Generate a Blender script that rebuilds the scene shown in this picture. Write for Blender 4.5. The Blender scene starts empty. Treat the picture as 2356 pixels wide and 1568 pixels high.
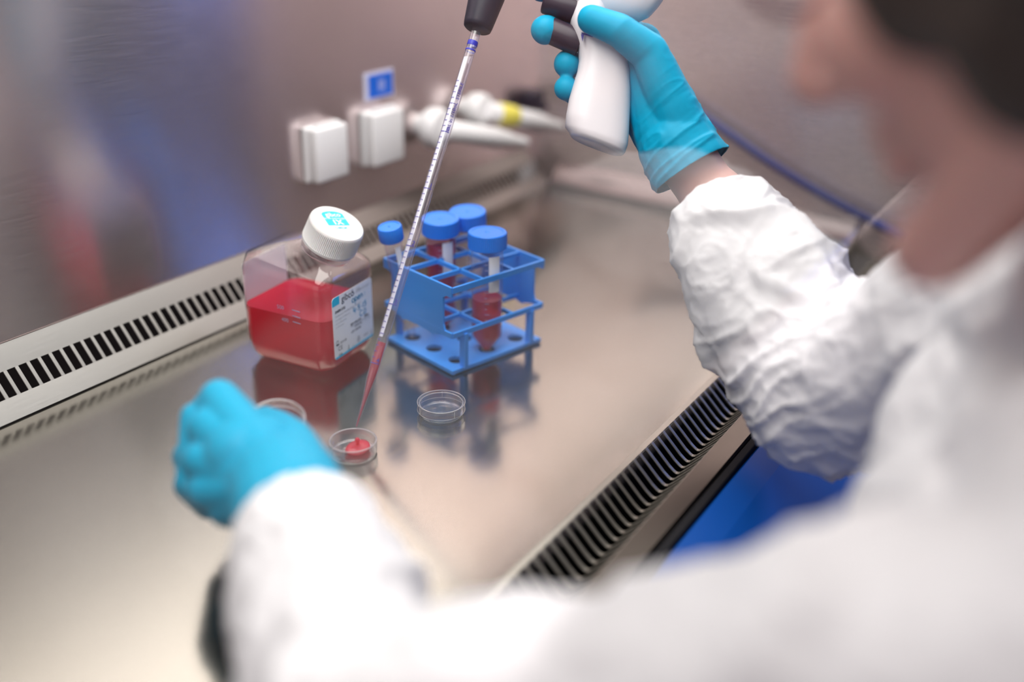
import bpy, bmesh, math, random
import numpy as np
from mathutils import Vector, Matrix

SC = bpy.context.scene
COL = SC.collection
random.seed(5)

# ------------------------------------------------------------------ camera
FPX, CX, CY = 35 / 36 * 2356, 1178.0, 784.0
CAM = Vector((0, 0, 0.400))
ax = Vector((1622, -1037, 2290)).normalized()
dn = Vector((-118, 4861, 2290)); dn = (dn - dn.dot(ax) * ax).normalized()
az = -dn
ay = az.cross(ax)
R3 = Matrix((ax, ay, az))                 # rows: world axes seen from the camera (right, down, forward)
RIGHT = Vector((R3[0][0], R3[1][0], R3[2][0]))
DOWN = Vector((R3[0][1], R3[1][1], R3[2][1]))
FWD = Vector((R3[0][2], R3[1][2], R3[2][2]))


def P(px, py, d):
    """world point seen at a photo pixel, d metres deep"""
    return CAM + (RIGHT * ((px - CX) / FPX) + DOWN * ((py - CY) / FPX) + FWD) * d


cam_data = bpy.data.cameras.new('camera')
cam_data.lens = 35
cam_data.sensor_width = 36
cam_data.clip_start = 0.02
cam_data.dof.use_dof = True
cam_data.dof.focus_distance = 0.80
cam_data.dof.aperture_fstop = 1.5
cam = bpy.data.objects.new('camera', cam_data)
COL.objects.link(cam)
mw = Matrix((RIGHT, -DOWN, -FWD)).transposed().to_4x4()
mw.translation = CAM
cam.matrix_world = mw
SC.camera = cam

# ------------------------------------------------------------------ light
SC.view_settings.view_transform = 'Standard'
SC.view_settings.look = 'None'
SC.view_settings.gamma = 1
SC.view_settings.use_curve_mapping = False
SC.view_settings.exposure = 0.16
SC.cycles.use_denoising = True
SC.cycles.max_bounces = 12
SC.cycles.transparent_max_bounces = 24
SC.cycles.sample_clamp_indirect = 4
SC.cycles.caustics_reflective = False
SC.cycles.caustics_refractive = False

world = bpy.data.worlds.new('world')
SC.world = world
world.use_nodes = True
bg = world.node_tree.nodes['Background']
bg.inputs[0].default_value = (0.76, 0.72, 0.76, 1)
bg.inputs[1].default_value = 0.30


def area(name, loc, target, sx, sy, power, color):
    l = bpy.data.lights.new(name, 'AREA')
    l.shape = 'RECTANGLE'
    l.size, l.size_y = sx, sy
    l.energy = power
    l.color = color
    o = bpy.data.objects.new(name, l)
    COL.objects.link(o)
    o.location = loc
    d = Vector(target) - Vector(loc)
    o.rotation_euler = d.to_track_quat('-Z', 'Y').to_euler()
    return o


area('hood_lamp', (0.62, 0.42, 0.77), (0.62, 0.42, 0), 1.35, 0.44, 12.5, (1.0, 0.96, 0.92))
area('room_ceiling_lamp', (-0.3, -0.9, 1.9), (0.4, 0.1, 0.1), 1.2, 0.9, 6.0, (1.0, 0.94, 0.86))
area('room_far_lamp', (1.7, -0.9, 1.9), (0.7, 0.1, 0.1), 1.0, 0.9, 4.0, (0.85, 0.88, 1.0))
area('side_wall_fill', (-1.5, 0.25, 0.75), (1.2, 0.45, 0.25), 1.5, 1.1, 5.0, (1.0, 0.84, 0.82))  # pinkish fill added to brighten what the far side wall mirrors
area('blue_glint_light', (1.55, -0.22, 0.52), (0.72, 0.22, 0.05), 0.30, 0.20, 1.1, (0.10, 0.25, 1.0))  # added blue light for the glow on the grille bars, source unseen

# ------------------------------------------------------------------ helpers


def tag(o, label=None, cat=None, group=None, kind=None):
    if label: o['label'] = label
    if cat: o['category'] = cat
    if group: o['group'] = group
    if kind: o['kind'] = kind
    return o


def empty(name, loc, label=None, cat=None, group=None):
    o = bpy.data.objects.new(name, None)
    COL.objects.link(o)
    o.location = loc
    o.empty_display_size = 0.01
    return tag(o, label, cat, group)


def link(name, me, mat=None, parent=None, smooth=True, xf=None):
    """link a mesh whose vertices are in world (or xf-local) space; parented objects keep their place"""
    if mat: 
        me.materials.clear()
        me.materials.append(mat)
    if xf is not None:
        me.transform(xf)
    if smooth is True:
        for p in me.polygons: p.use_smooth = True
    o = bpy.data.objects.new(name, me)
    COL.objects.link(o)
    if parent:
        o.parent = parent
        root = parent
        off = Vector((0, 0, 0))
        while root:
            off += root.location
            root = root.parent
        me.transform(Matrix.Translation(-off))
    else:
        # put the origin at the base of the thing
        co = np.empty(len(me.vertices) * 3)
        me.vertices.foreach_get('co', co)
        co = co.reshape(-1, 3)
        b = Vector(((co[:, 0].min() + co[:, 0].max()) / 2, (co[:, 1].min() + co[:, 1].max()) / 2, co[:, 2].min()))
        me.transform(Matrix.Translation(-b))
        o.location = b
    return o


def bm_mesh(bm, name='m', weld=False):
    if weld: bmesh.ops.remove_doubles(bm, verts=bm.verts, dist=1e-6)
    bmesh.ops.recalc_face_normals(bm, faces=bm.faces)
    me = bpy.data.meshes.new(name)
    bm.to_mesh(me)
    bm.free()
    return me


def auto_smooth(o, ang=35):
    me = o.data
    for p in me.polygons: p.use_smooth = True
    bm = bmesh.new(); bm.from_mesh(me)
    a = math.radians(ang)
    for e in bm.edges:
        if len(e.link_faces) == 2 and e.calc_face_angle(0) > a: e.smooth = False
    bm.to_mesh(me); bm.free()
    return o


def bx(bm, c, s, rot=None, bev=0.0):
    m = Matrix.Translation(Vector(c))
    if rot is not None: m = m @ rot.to_4x4()
    m = m @ Matrix.Diagonal((s[0], s[1], s[2], 1))
    r = bmesh.ops.create_cube(bm, size=1, matrix=m)
    if bev:
        es = list({e for v in r['verts'] for e in v.link_edges})
        bmesh.ops.bevel(bm, geom=es, offset=bev, segments=3, affect='EDGES', profile=0.5)


def lathe(bm, prof, n=48, m=None, cap0=True, cap1=True):
    """prof: list of (r, z); axis z, optional matrix"""
    rings = []
    for r, z in prof:
        ring = []
        for k in range(n):
            a = 2 * math.pi * k / n
            v = Vector((r * math.cos(a), r * math.sin(a), z))
            if m is not None: v = m @ v
            ring.append(bm.verts.new(v))
        rings.append(ring)
    for a, b in zip(rings, rings[1:]):
        for k in range(n):
            bm.faces.new((a[k], a[(k + 1) % n], b[(k + 1) % n], b[k]))
    if cap0: bm.faces.new(rings[0][::-1])
    if cap1: bm.faces.new(rings[-1])
    return rings


def axis_mat(p, d, up=Vector((0, 0, 1))):
    z = Vector(d).normalized()
    x = up.cross(z)
    if x.length < 1e-4: x = Vector((1, 0, 0))
    x.normalize()
    y = z.cross(x)
    m = Matrix((x, y, z)).transposed().to_4x4()
    m.translation = Vector(p)
    return m


def tube(bm, pts, rads, n=16, caps=True):
    pts = [Vector(p) for p in pts]
    rings = []
    prev = None
    for i, p in enumerate(pts):
        d = (pts[min(i + 1, len(pts) - 1)] - pts[max(i - 1, 0)]).normalized()
        if prev is None:
            x = Vector((0, 0, 1)).cross(d)
            if x.length < 1e-3: x = Vector((1, 0, 0))
        else:
            x = prev - prev.dot(d) * d
        x.normalize(); prev = x
        y = d.cross(x)
        r = rads[i] if hasattr(rads, '__len__') else rads
        rings.append([bm.verts.new(p + (x * math.cos(2 * math.pi * k / n) + y * math.sin(2 * math.pi * k / n)) * r) for k in range(n)])
    for a, b in zip(rings, rings[1:]):
        for k in range(n):
            bm.faces.new((a[k], a[(k + 1) % n], b[(k + 1) % n], b[k]))
    if caps:
        bm.faces.new(rings[0][::-1]); bm.faces.new(rings[-1])
    return rings


def prism(bm, pts2, f, t):
    """pts2 outline mapped by f(u, v, w) with thickness w in 0..t"""
    a = [bm.verts.new(f(u, v, 0)) for u, v in pts2]
    b = [bm.verts.new(f(u, v, t)) for u, v in pts2]
    n = len(pts2)
    bm.faces.new(a); bm.faces.new(b[::-1])
    for k in range(n):
        bm.faces.new((a[k], b[k], b[(k + 1) % n], a[(k + 1) % n]))


def spline(pts, m=8):
    out = []
    pts = [Vector(p) for p in pts]
    q = [pts[0]] + pts + [pts[-1]]
    for i in range(1, len(q) - 2):
        for k in range(m):
            t = k / m
            a, b, c, d = q[i - 1], q[i], q[i + 1], q[i + 2]
            out.append(0.5 * ((2 * b) + (c - a) * t + (2 * a - 5 * b + 4 * c - d) * t * t + (3 * b - a - 3 * c + d) * t ** 3))
    out.append(pts[-1])
    return out


# ---- value noise for cloth and gloves
_T = np.random.RandomState(3).rand(32, 32, 32)


def vnoise(p):
    i = np.floor(p).astype(int); f = p - i
    f = f * f * (3 - 2 * f)
    r = 0
    for a in (0, 1):
        for b in (0, 1):
            for c in (0, 1):
                w = np.where(a, f[:, 0], 1 - f[:, 0]) * np.where(b, f[:, 1], 1 - f[:, 1]) * np.where(c, f[:, 2], 1 - f[:, 2])
                r = r + w * _T[(i[:, 0] + a) % 32, (i[:, 1] + b) % 32, (i[:, 2] + c) % 32]
    return r * 2 - 1


def ridged(p):
    return 1 - 2 * np.abs(vnoise(p))


def capsule(bm, p0, r0, p1, r1, seg=20):
    p0, p1 = Vector(p0), Vector(p1)
    d = p1 - p0
    L = d.length
    if L < 1e-6:
        bmesh.ops.create_uvsphere(bm, u_segments=seg, v_segments=seg // 2, radius=r0, matrix=Matrix.Translation(p0)); return
    m = axis_mat(p0, d)
    s = max(-0.95, min(0.95, (r0 - r1) / L))
    a0 = math.asin(s)
    prof = []
    for k in range(1, 7):
        a = -math.pi / 2 + (math.pi / 2 + a0) * k / 6
        prof.append((r0 * math.cos(a), r0 * math.sin(a)))
    for k in range(0, 6):
        a = a0 + (math.pi / 2 - a0) * k / 6
        prof.append((r1 * math.cos(a), L + r1 * math.sin(a)))
    lathe(bm, prof, seg, m)


def ellipsoid(bm, c, r, m=None, seg=24):
    mm = Matrix.Translation(Vector(c)) @ (m.to_4x4() if m is not None else Matrix()) @ Matrix.Diagonal((r[0], r[1], r[2], 1))
    bmesh.ops.create_uvsphere(bm, u_segments=seg, v_segments=seg // 2, radius=1, matrix=mm)


def remeshed(bm, voxel, smooth=4, factor=0.5):
    me = bm_mesh(bm, 'raw')
    o = bpy.data.objects.new('raw', me)
    COL.objects.link(o)
    r = o.modifiers.new('r', 'REMESH'); r.mode = 'VOXEL'; r.voxel_size = voxel; r.use_smooth_shade = True
    if smooth:
        s = o.modifiers.new('s', 'SMOOTH'); s.iterations = smooth; s.factor = factor
    dg = bpy.context.evaluated_depsgraph_get(); dg.update()
    out = bpy.data.meshes.new_from_object(o.evaluated_get(dg))
    bpy.data.objects.remove(o); bpy.data.meshes.remove(me)
    return out


def get_co(me):
    co = np.empty(len(me.vertices) * 3); me.vertices.foreach_get('co', co)
    no = np.empty(len(me.vertices) * 3); me.vertex_normals.foreach_get('vector', no)
    return co.reshape(-1, 3), no.reshape(-1, 3)


def set_co(me, co):
    me.vertices.foreach_set('co', co.astype(np.float32).ravel()); me.update()


def seg_coord(co, a, b):
    a, b = np.array(a), np.array(b)
    d = b - a; L = np.linalg.norm(d)
    t = np.clip((co - a) @ d / L ** 2, 0, 1)
    q = a + t[:, None] * d
    return t, np.linalg.norm(co - q, axis=1)


# ------------------------------------------------------------------ materials


def mat(name):
    m = bpy.data.materials.new(name); m.use_nodes = True
    nt = m.node_tree
    return m, nt, nt.nodes['Principled BSDF'], nt.nodes['Material Output']


def simple(name, col, rough=0.5, metal=0.0, spec=0.5, sss=0.0, bump=None, coat=0, vary=0.0):
    m, nt, p, out = mat(name)
    p.inputs['Base Color'].default_value = (*col, 1)
    p.inputs['Roughness'].default_value = rough
    p.inputs['Metallic'].default_value = metal
    p.inputs['Specular IOR Level'].default_value = spec
    p.inputs['Coat Weight'].default_value = coat
    if sss:
        p.inputs['Subsurface Weight'].default_value = sss
        p.inputs['Subsurface Scale'].default_value = 0.004
    tc = nt.nodes.new('ShaderNodeTexCoord')
    if vary:
        n = nt.nodes.new('ShaderNodeTexNoise'); n.inputs['Scale'].default_value = 9
        nt.links.new(tc.outputs['Object'], n.inputs['Vector'])
        mx = nt.nodes.new('ShaderNodeMix'); mx.data_type = 'RGBA'; mx.blend_type = 'MULTIPLY'; mx.inputs[0].default_value = vary
        mx.inputs[6].default_value = (*col, 1)
        nt.links.new(n.outputs['Fac'], mx.inputs[7]); nt.links.new(mx.outputs[2], p.inputs['Base Color'])
    if bump:
        n = nt.nodes.new('ShaderNodeTexNoise'); n.inputs['Scale'].default_value = bump[0]; n.inputs['Detail'].default_value = 5
        nt.links.new(tc.outputs['Object'], n.inputs['Vector'])
        b = nt.nodes.new('ShaderNodeBump'); b.inputs['Strength'].default_value = bump[1]; b.inputs['Distance'].default_value = bump[2]
        nt.links.new(n.outputs['Fac'], b.inputs['Height']); nt.links.new(b.outputs['Normal'], p.inputs['Normal'])
    return m


def steel(name, col, rough, scale, var=0.05, bump=0.15, aniso=0.0, axis='X'):
    """brushed stainless steel; scale is a per-axis noise scale for the brushing"""
    m, nt, p, out = mat(name)
    tc = nt.nodes.new('ShaderNodeTexCoord')
    mp = nt.nodes.new('ShaderNodeMapping'); mp.inputs['Scale'].default_value = scale
    nt.links.new(tc.outputs['Object'], mp.inputs['Vector'])
    n = nt.nodes.new('ShaderNodeTexNoise'); n.inputs['Scale'].default_value = 1.0; n.inputs['Detail'].default_value = 6; n.inputs['Roughness'].default_value = 0.65
    nt.links.new(mp.outputs['Vector'], n.inputs['Vector'])
    p.inputs['Metallic'].default_value = 1.0
    if aniso:
        tg = nt.nodes.new('ShaderNodeTangent'); tg.direction_type = 'RADIAL'; tg.axis = axis
        nt.links.new(tg.outputs['Tangent'], p.inputs['Tangent'])
        p.inputs['Anisotropic'].default_value = aniso
    mr = nt.nodes.new('ShaderNodeMapRange'); mr.inputs['To Min'].default_value = rough - var; mr.inputs['To Max'].default_value = rough + var
    nt.links.new(n.outputs['Fac'], mr.inputs['Value']); nt.links.new(mr.outputs['Result'], p.inputs['Roughness'])
    n2 = nt.nodes.new('ShaderNodeTexNoise'); n2.inputs['Scale'].default_value = 5.0; n2.inputs['Detail'].default_value = 4
    nt.links.new(tc.outputs['Object'], n2.inputs['Vector'])
    cr = nt.nodes.new('ShaderNodeMix'); cr.data_type = 'RGBA'
    cr.inputs[6].default_value = (col[0] * 0.86, col[1] * 0.86, col[2] * 0.86, 1); cr.inputs[7].default_value = (*col, 1)
    nt.links.new(n2.outputs['Fac'], cr.inputs[0]); nt.links.new(cr.outputs[2], p.inputs['Base Color'])
    b = nt.nodes.new('ShaderNodeBump'); b.inputs['Strength'].default_value = bump; b.inputs['Distance'].default_value = 0.0002
    nt.links.new(n.outputs['Fac'], b.inputs['Height']); nt.links.new(b.outputs['Normal'], p.inputs['Normal'])
    return m


def clear(name, tint=(0.97, 0.97, 1.0), haze=0.05, rough=0.02, boost=1.0, hazecol=(0.9, 0.9, 0.95)):
    """thin clear plastic or glass: transparent with a Fresnel mirror and a little haze that grows at the rims"""
    m, nt, p, out = mat(name)
    nt.nodes.remove(p)
    tr = nt.nodes.new('ShaderNodeBsdfTransparent'); tr.inputs[0].default_value = (*tint, 1)
    gl = nt.nodes.new('ShaderNodeBsdfGlossy'); gl.inputs['Roughness'].default_value = rough
    df = nt.nodes.new('ShaderNodeBsdfDiffuse'); df.inputs[0].default_value = (*hazecol, 1)
    tl = nt.nodes.new('ShaderNodeBsdfTranslucent'); tl.inputs[0].default_value = (*hazecol, 1)
    ad = nt.nodes.new('ShaderNodeMixShader'); nt.links.new(df.outputs[0], ad.inputs[1]); nt.links.new(tl.outputs[0], ad.inputs[2])
    lw = nt.nodes.new('ShaderNodeLayerWeight'); lw.inputs['Blend'].default_value = 0.5
    pw = nt.nodes.new('ShaderNodeMath'); pw.operation = 'POWER'; pw.inputs[1].default_value = 5
    nt.links.new(lw.outputs['Facing'], pw.inputs[0])
    ma = nt.nodes.new('ShaderNodeMath'); ma.operation = 'MULTIPLY_ADD'; ma.inputs[1].default_value = 0.9 * boost; ma.inputs[2].default_value = 0.04 * boost; ma.use_clamp = True
    nt.links.new(pw.outputs[0], ma.inputs[0])
    h = nt.nodes.new('ShaderNodeMath'); h.operation = 'MULTIPLY_ADD'; h.inputs[1].default_value = haze * 3; h.inputs[2].default_value = haze; h.use_clamp = True
    pw2 = nt.nodes.new('ShaderNodeMath'); pw2.operation = 'POWER'; pw2.inputs[1].default_value = 3
    nt.links.new(lw.outputs['Facing'], pw2.inputs[0]); nt.links.new(pw2.outputs[0], h.inputs[0])
    m1 = nt.nodes.new('ShaderNodeMixShader'); nt.links.new(h.outputs[0], m1.inputs[0]); nt.links.new(tr.outputs[0], m1.inputs[1]); nt.links.new(ad.outputs[0], m1.inputs[2])
    m2 = nt.nodes.new('ShaderNodeMixShader'); nt.links.new(ma.outputs[0], m2.inputs[0]); nt.links.new(m1.outputs[0], m2.inputs[1]); nt.links.new(gl.outputs[0], m2.inputs[2])
    nt.links.new(m2.outputs[0], out.inputs['Surface'])
    return m


def liquid(name, col, dens=0.55, trans=0.5):
    m, nt, p, out = mat(name)
    nt.nodes.remove(p)
    tr = nt.nodes.new('ShaderNodeBsdfTransparent'); tr.inputs[0].default_value = (col[0], col[1] * 0.6, col[2] * 0.6, 1)
    tl = nt.nodes.new('ShaderNodeBsdfTranslucent'); tl.inputs[0].default_value = (*col, 1)
    df = nt.nodes.new('ShaderNodeBsdfDiffuse'); df.inputs[0].default_value = (*col, 1)
    gl = nt.nodes.new('ShaderNodeBsdfGlossy'); gl.inputs['Roughness'].default_value = 0.03
    a = nt.nodes.new('ShaderNodeMixShader'); a.inputs[0].default_value = trans
    nt.links.new(df.outputs[0], a.inputs[1]); nt.links.new(tl.outputs[0], a.inputs[2])
    b = nt.nodes.new('ShaderNodeMixShader'); b.inputs[0].default_value = dens
    nt.links.new(tr.outputs[0], b.inputs[1]); nt.links.new(a.outputs[0], b.inputs[2])
    lw = nt.nodes.new('ShaderNodeLayerWeight'); lw.inputs['Blend'].default_value = 0.5
    pw = nt.nodes.new('ShaderNodeMath'); pw.operation = 'POWER'; pw.inputs[1].default_value = 5
    nt.links.new(lw.outputs['Facing'], pw.inputs[0])
    ma = nt.nodes.new('ShaderNodeMath'); ma.operation = 'MULTIPLY_ADD'; ma.inputs[1].default_value = 0.7; ma.inputs[2].default_value = 0.025
    nt.links.new(pw.outputs[0], ma.inputs[0])
    c = nt.nodes.new('ShaderNodeMixShader'); nt.links.new(ma.outputs[0], c.inputs[0]); nt.links.new(b.outputs[0], c.inputs[1]); nt.links.new(gl.outputs[0], c.inputs[2])
    nt.links.new(c.outputs[0], out.inputs['Surface'])
    return m


M = {}
M['table'] = steel('table_steel', (0.27, 0.285, 0.25), 0.16, (14, 220, 1), 0.05, 0.10)
M['wall'] = steel('wall_steel', (0.93, 0.80, 0.80), 0.24, (25, 25, 900), 0.05, 0.10, 0.86)
M['wall'].node_tree.nodes['Principled BSDF'].inputs['Metallic'].default_value = 0.98
M['sidewall'] = steel('side_wall_steel', (0.93, 0.78, 0.77), 0.28, (25, 25, 900), 0.05, 0.10, 0.8)
M['sidewall'].node_tree.nodes['Principled BSDF'].inputs['Metallic'].default_value = 0.72
M['grille'] = steel('grille_steel', (0.185, 0.18, 0.17), 0.32, (30, 600, 600), 0.06, 0.15)
M['grille_front'] = steel('front_grille_steel', (0.23, 0.215, 0.185), 0.40, (30, 600, 600), 0.06, 0.15)
M['grille_front'].node_tree.nodes['Principled BSDF'].inputs['Metallic'].default_value = 0.7
M['ledge'] = steel('ledge_steel', (0.17, 0.145, 0.145), 0.35, (600, 30, 600), 0.05, 0.1)
M['strip'] = steel('front_strip_steel', (0.075, 0.066, 0.056), 0.34, (30, 600, 600), 0.05, 0.12)
M['black'] = simple('cavity_black', (0.004, 0.004, 0.005), 0.9, spec=0.1)
M['gap'] = simple('black_gap_strip', (0.006, 0.006, 0.008), 0.7, spec=0.15)
M['bluepanel'] = simple('blue_painted_metal', (0.0, 0.075, 0.38), 0.42, vary=0.15)
M['glass'] = clear('sash_glass', (0.985, 0.99, 0.985), 0.0, 0.0, 1.0)
M['white'] = simple('white_plastic', (0.86, 0.85, 0.87), 0.35)
M['whitecap'] = simple('white_cap_plastic', (0.92, 0.92, 0.92), 0.38, sss=0.1)
M['yellow'] = simple('yellow_plastic', (0.85, 0.75, 0.12), 0.4)
M['rackblue'] = simple('rack_blue_plastic', (0.035, 0.31, 0.92), 0.38, vary=0.1)
M['capblue'] = simple('tube_cap_blue_plastic', (0.01, 0.22, 0.88), 0.38)
M['clear'] = clear('clear_plastic', (0.96, 0.96, 0.98), 0.018, 0.03, 1.6)
M['dishplastic'] = clear('dish_polystyrene', (0.97, 0.97, 0.98), 0.03, 0.02, 2.0)
M['frost'] = clear('translucent_tube_plastic', (0.95, 0.95, 0.98), 0.07, 0.12, 1.2, (0.80, 0.82, 0.95))
M['pip'] = clear('pipette_plastic', (0.91, 0.90, 0.97), 0.08, 0.03, 2.6, (0.95, 0.93, 1.0))
M['medium'] = liquid('red_medium', (1.0, 0.02, 0.095), 0.62)
M['medium_thin'] = liquid('red_medium_thin', (1.0, 0.09, 0.20), 0.45, 0.5)
M['medium_puddle'] = liquid('red_medium_shallow', (1.0, 0.16, 0.25), 0.42)
M['label'] = simple('label_paper', (0.86, 0.88, 0.93), 0.45)
M['cyan'] = simple('cyan_print', (0.0, 0.50, 0.80), 0.45)
M['ink'] = simple('dark_print', (0.05, 0.06, 0.09), 0.5)
M['greyink'] = simple('grey_print', (0.42, 0.45, 0.50), 0.5)
M['pen'] = simple('turquoise_pen', (0.0, 0.33, 0.62), 0.5)
M['scale'] = simple('scale_ink_blue', (0.07, 0.06, 0.34), 0.5)
M['scalegrey'] = simple('scale_ink_grey', (0.35, 0.38, 0.60), 0.5)
M['bandblue'] = simple('band_ink_blue', (0.01, 0.02, 0.42), 0.4)
M['darkrubber'] = simple('dark_rubber', (0.010, 0.010, 0.024), 0.45, spec=0.3)
M['trigger'] = simple('dark_trigger_plastic', (0.030, 0.020, 0.036), 0.36, spec=0.35)
M['gun'] = simple('controller_white_plastic', (0.80, 0.76, 0.80), 0.30)
M['stickerblue'] = simple('sticker_blue', (0.0, 0.12, 0.68), 0.5)
M['stickerwhite'] = simple('sticker_pale', (0.62, 0.62, 0.80), 0.5)
M['nitrile'] = simple('nitrile_blue', (0.0, 0.35, 0.58), 0.45, spec=0.15, bump=(260, 0.25, 0.0006), vary=0.12)
def fabric(name, col):
    m = simple(name, col, 0.62, bump=(150, 0.3, 0.0010))
    nt = m.node_tree; out = nt.nodes['Material Output']; p = nt.nodes['Principled BSDF']
    tl = nt.nodes.new('ShaderNodeBsdfTranslucent'); tl.inputs[0].default_value = (*col, 1)
    mx = nt.nodes.new('ShaderNodeMixShader'); mx.inputs[0].default_value = 0.18
    nt.links.new(p.outputs[0], mx.inputs[1]); nt.links.new(tl.outputs[0], mx.inputs[2]); nt.links.new(mx.outputs[0], out.inputs['Surface'])
    return m


M['tyvek'] = fabric('white_coverall_fabric', (0.86, 0.85, 0.88))
M['skin'] = simple('skin', (0.62, 0.34, 0.30), 0.50, sss=0.25, bump=(120, 0.15, 0.0008), vary=0.15)
M['hair'] = simple('dark_brown_hair', (0.022, 0.012, 0.009), 0.55, bump=(90, 0.6, 0.003))
M['maroon'] = simple('maroon_plastic', (0.14, 0.01, 0.035), 0.3)
M['hose'] = simple('dark_blue_hose', (0.008, 0.02, 0.16), 0.4)
M['beigewall'] = simple('beige_wall_paint', (0.44, 0.36, 0.36), 0.8, vary=0.1)
M['navy'] = simple('navy_block_paint', (0.003, 0.004, 0.040), 0.5)
M['maroonpaint'] = simple('maroon_paint', (0.20, 0.03, 0.07), 0.5)
M['slate'] = simple('slate_blue_paint', (0.26, 0.27, 0.40), 0.6)
M['hoodtop'] = simple('hood_top_paint', (0.62, 0.55, 0.48), 0.6)
M['floor'] = simple('grey_vinyl_floor', (0.30, 0.28, 0.29), 0.5, vary=0.2)

# ------------------------------------------------------------------ setting: the cabinet
YB, YF, XR = 0.692, 0.268, 1.215           # worktop back / front edges, right wall
XL = -0.25

bm = bmesh.new()
bx(bm, ((XL + XR) / 2, (YB + YF) / 2, -0.004), (XR - XL, YB - YF, 0.008), bev=0.0012)
tag(link('worktop', bm_mesh(bm), M['table'], smooth=False), 'brushed stainless steel worktop with soft reflections under the bottle and rack', 'worktop')

# back wall and its right neighbour
YW, ZW = 0.732, 0.048
bm = bmesh.new()
bx(bm, ((XL + XR) / 2, YW + 0.004, (ZW - 0.02 + 0.80) / 2), (XR - XL, 0.008, 0.80 - ZW + 0.02))
tag(link('wall_back', bm_mesh(bm), M['wall'], smooth=False), 'brushed steel rear wall of the cabinet', kind='structure')
bm = bmesh.new()
bx(bm, (XR + 0.004, (0.16 + YW) / 2, 0.39), (0.008, YW - 0.16 + 0.008, 0.82))
tag(link('wall_right', bm_mesh(bm), M['sidewall'], smooth=False), 'brushed steel side wall at the far end', kind='structure')
bm = bmesh.new()
bx(bm, ((XL + XR) / 2, 0.48, 0.805), (XR - XL, 0.50, 0.01))
tag(link('ceiling', bm_mesh(bm), M['hoodtop'], smooth=False), 'roof of the cabinet', kind='structure')
# coved ledge along the side wall and its corner
bm = bmesh.new()
prof = [(XR, 0.028), (XR - 0.004, 0.028), (XR - 0.010, 0.022), (XR - 0.018, 0.010), (XR - 0.030, 0.006), (XR - 0.030, 0.0), (XR, 0.0)]
prism(bm, prof, lambda u, v, w: Vector((u, YF + w, v)), YB - YF)
tag(link('trim_1', bm_mesh(bm), M['ledge'], smooth=False), 'folded steel ledge at the foot of the side wall', kind='structure')


def slotted(name, path, x0, x1, pitch, slot, s0, s1, thick, material):
    """sheet following path [(y,z)...] along x; slots cut between path indices s0..s1"""
    bm = bmesh.new()
    cuts = []
    x = x0
    while x < x1:
        cuts.append((x, min(x + slot, x1))); x += pitch
    xs = sorted({x0, x1, *[c for a in cuts for c in a]})
    grid = {}
    def V(i, j):
        if (i, j) not in grid: grid[(i, j)] = bm.verts.new((xs[i], path[j][0], path[j][1]))
        return grid[(i, j)]
    slotset = {round(a, 5) for a, b in cuts}
    for i in range(len(xs) - 1):
        for j in range(len(path) - 1):
            if s0 <= j < s1 and round(xs[i], 5) in slotset: continue
            bm.faces.new((V(i, j), V(i + 1, j), V(i + 1, j + 1), V(i, j + 1)))
    me = bm_mesh(bm)
    o = link(name, me, material, smooth=False)
    md = o.modifiers.new('sheet', 'SOLIDIFY'); md.thickness = thick; md.offset = 0
    bv = o.modifiers.new('edge', 'BEVEL'); bv.width = 0.0003; bv.segments = 1; bv.limit_method = 'ANGLE'
    return o


bp = [(YB - 0.0005, 0.0008), (0.7040, 0.0148), (0.7175, 0.0310), (YW - 0.001, ZW)]
o = slotted('air_grille', bp, XL + 0.002, XR - 0.032, 0.0100, 0.0066, 1, 2, 0.0012, M['grille'])
tag(o, 'sloping steel grille with a long row of black slots below the rear wall', 'grille')
fp = [(YF + 0.001, 0.0), (YF - 0.0035, -0.0008), (0.2480, -0.0165), (0.2440, -0.0195), (0.2415, -0.0207), (0.2388, -0.0198), (0.2355, -0.0165), (0.2235, -0.0030), (0.2215, -0.0002)]
o = slotted('air_grille', fp, XL, XR - 0.002, 0.01035, 0.0072, 1, 7, 0.0012, M['grille_front'])
tag(o, 'folded steel intake grille of slim bars along the front edge by the blue panel', 'grille')
bm = bmesh.new()
pl_ = [(0.2214, 0.0004), (0.2050, 0.0004), (0.2036, -0.002), (0.2036, -0.012), (0.2046, -0.012), (0.2046, -0.0022), (0.2054, -0.0008), (0.2214, -0.0008)]
prism(bm, pl_, lambda u, v, w: Vector((XL + w, u, v)), XR - XL - 0.002)
l_ = link('front_lip', bm_mesh(bm), M['strip'], o, False); l_['label'] = 'darker flat steel lip of the grille'
# dark ducts below both grilles
for nm, pth in (('trim_2', [(YB - 0.0015, -0.0085), (YB - 0.0015, -0.07), (0.760, -0.07), (0.760, 0.046), (YW + 0.0085, 0.046)]),
                ('trim_3', [(YF + 0.0005, -0.0085), (YF + 0.0005, -0.10), (0.2045, -0.10), (0.2045, -0.0130)])):
    bm = bmesh.new()
    a_ = [bm.verts.new((XL, y, z)) for y, z in pth]; b_ = [bm.verts.new((XR, y, z)) for y, z in pth]
    for k in range(len(pth) - 1): bm.faces.new((a_[k], b_[k], b_[k + 1], a_[k + 1]))
    tag(link(nm, bm_mesh(bm), M['black'], smooth=False), 'dark duct seen through the slots', kind='structure')

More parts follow.
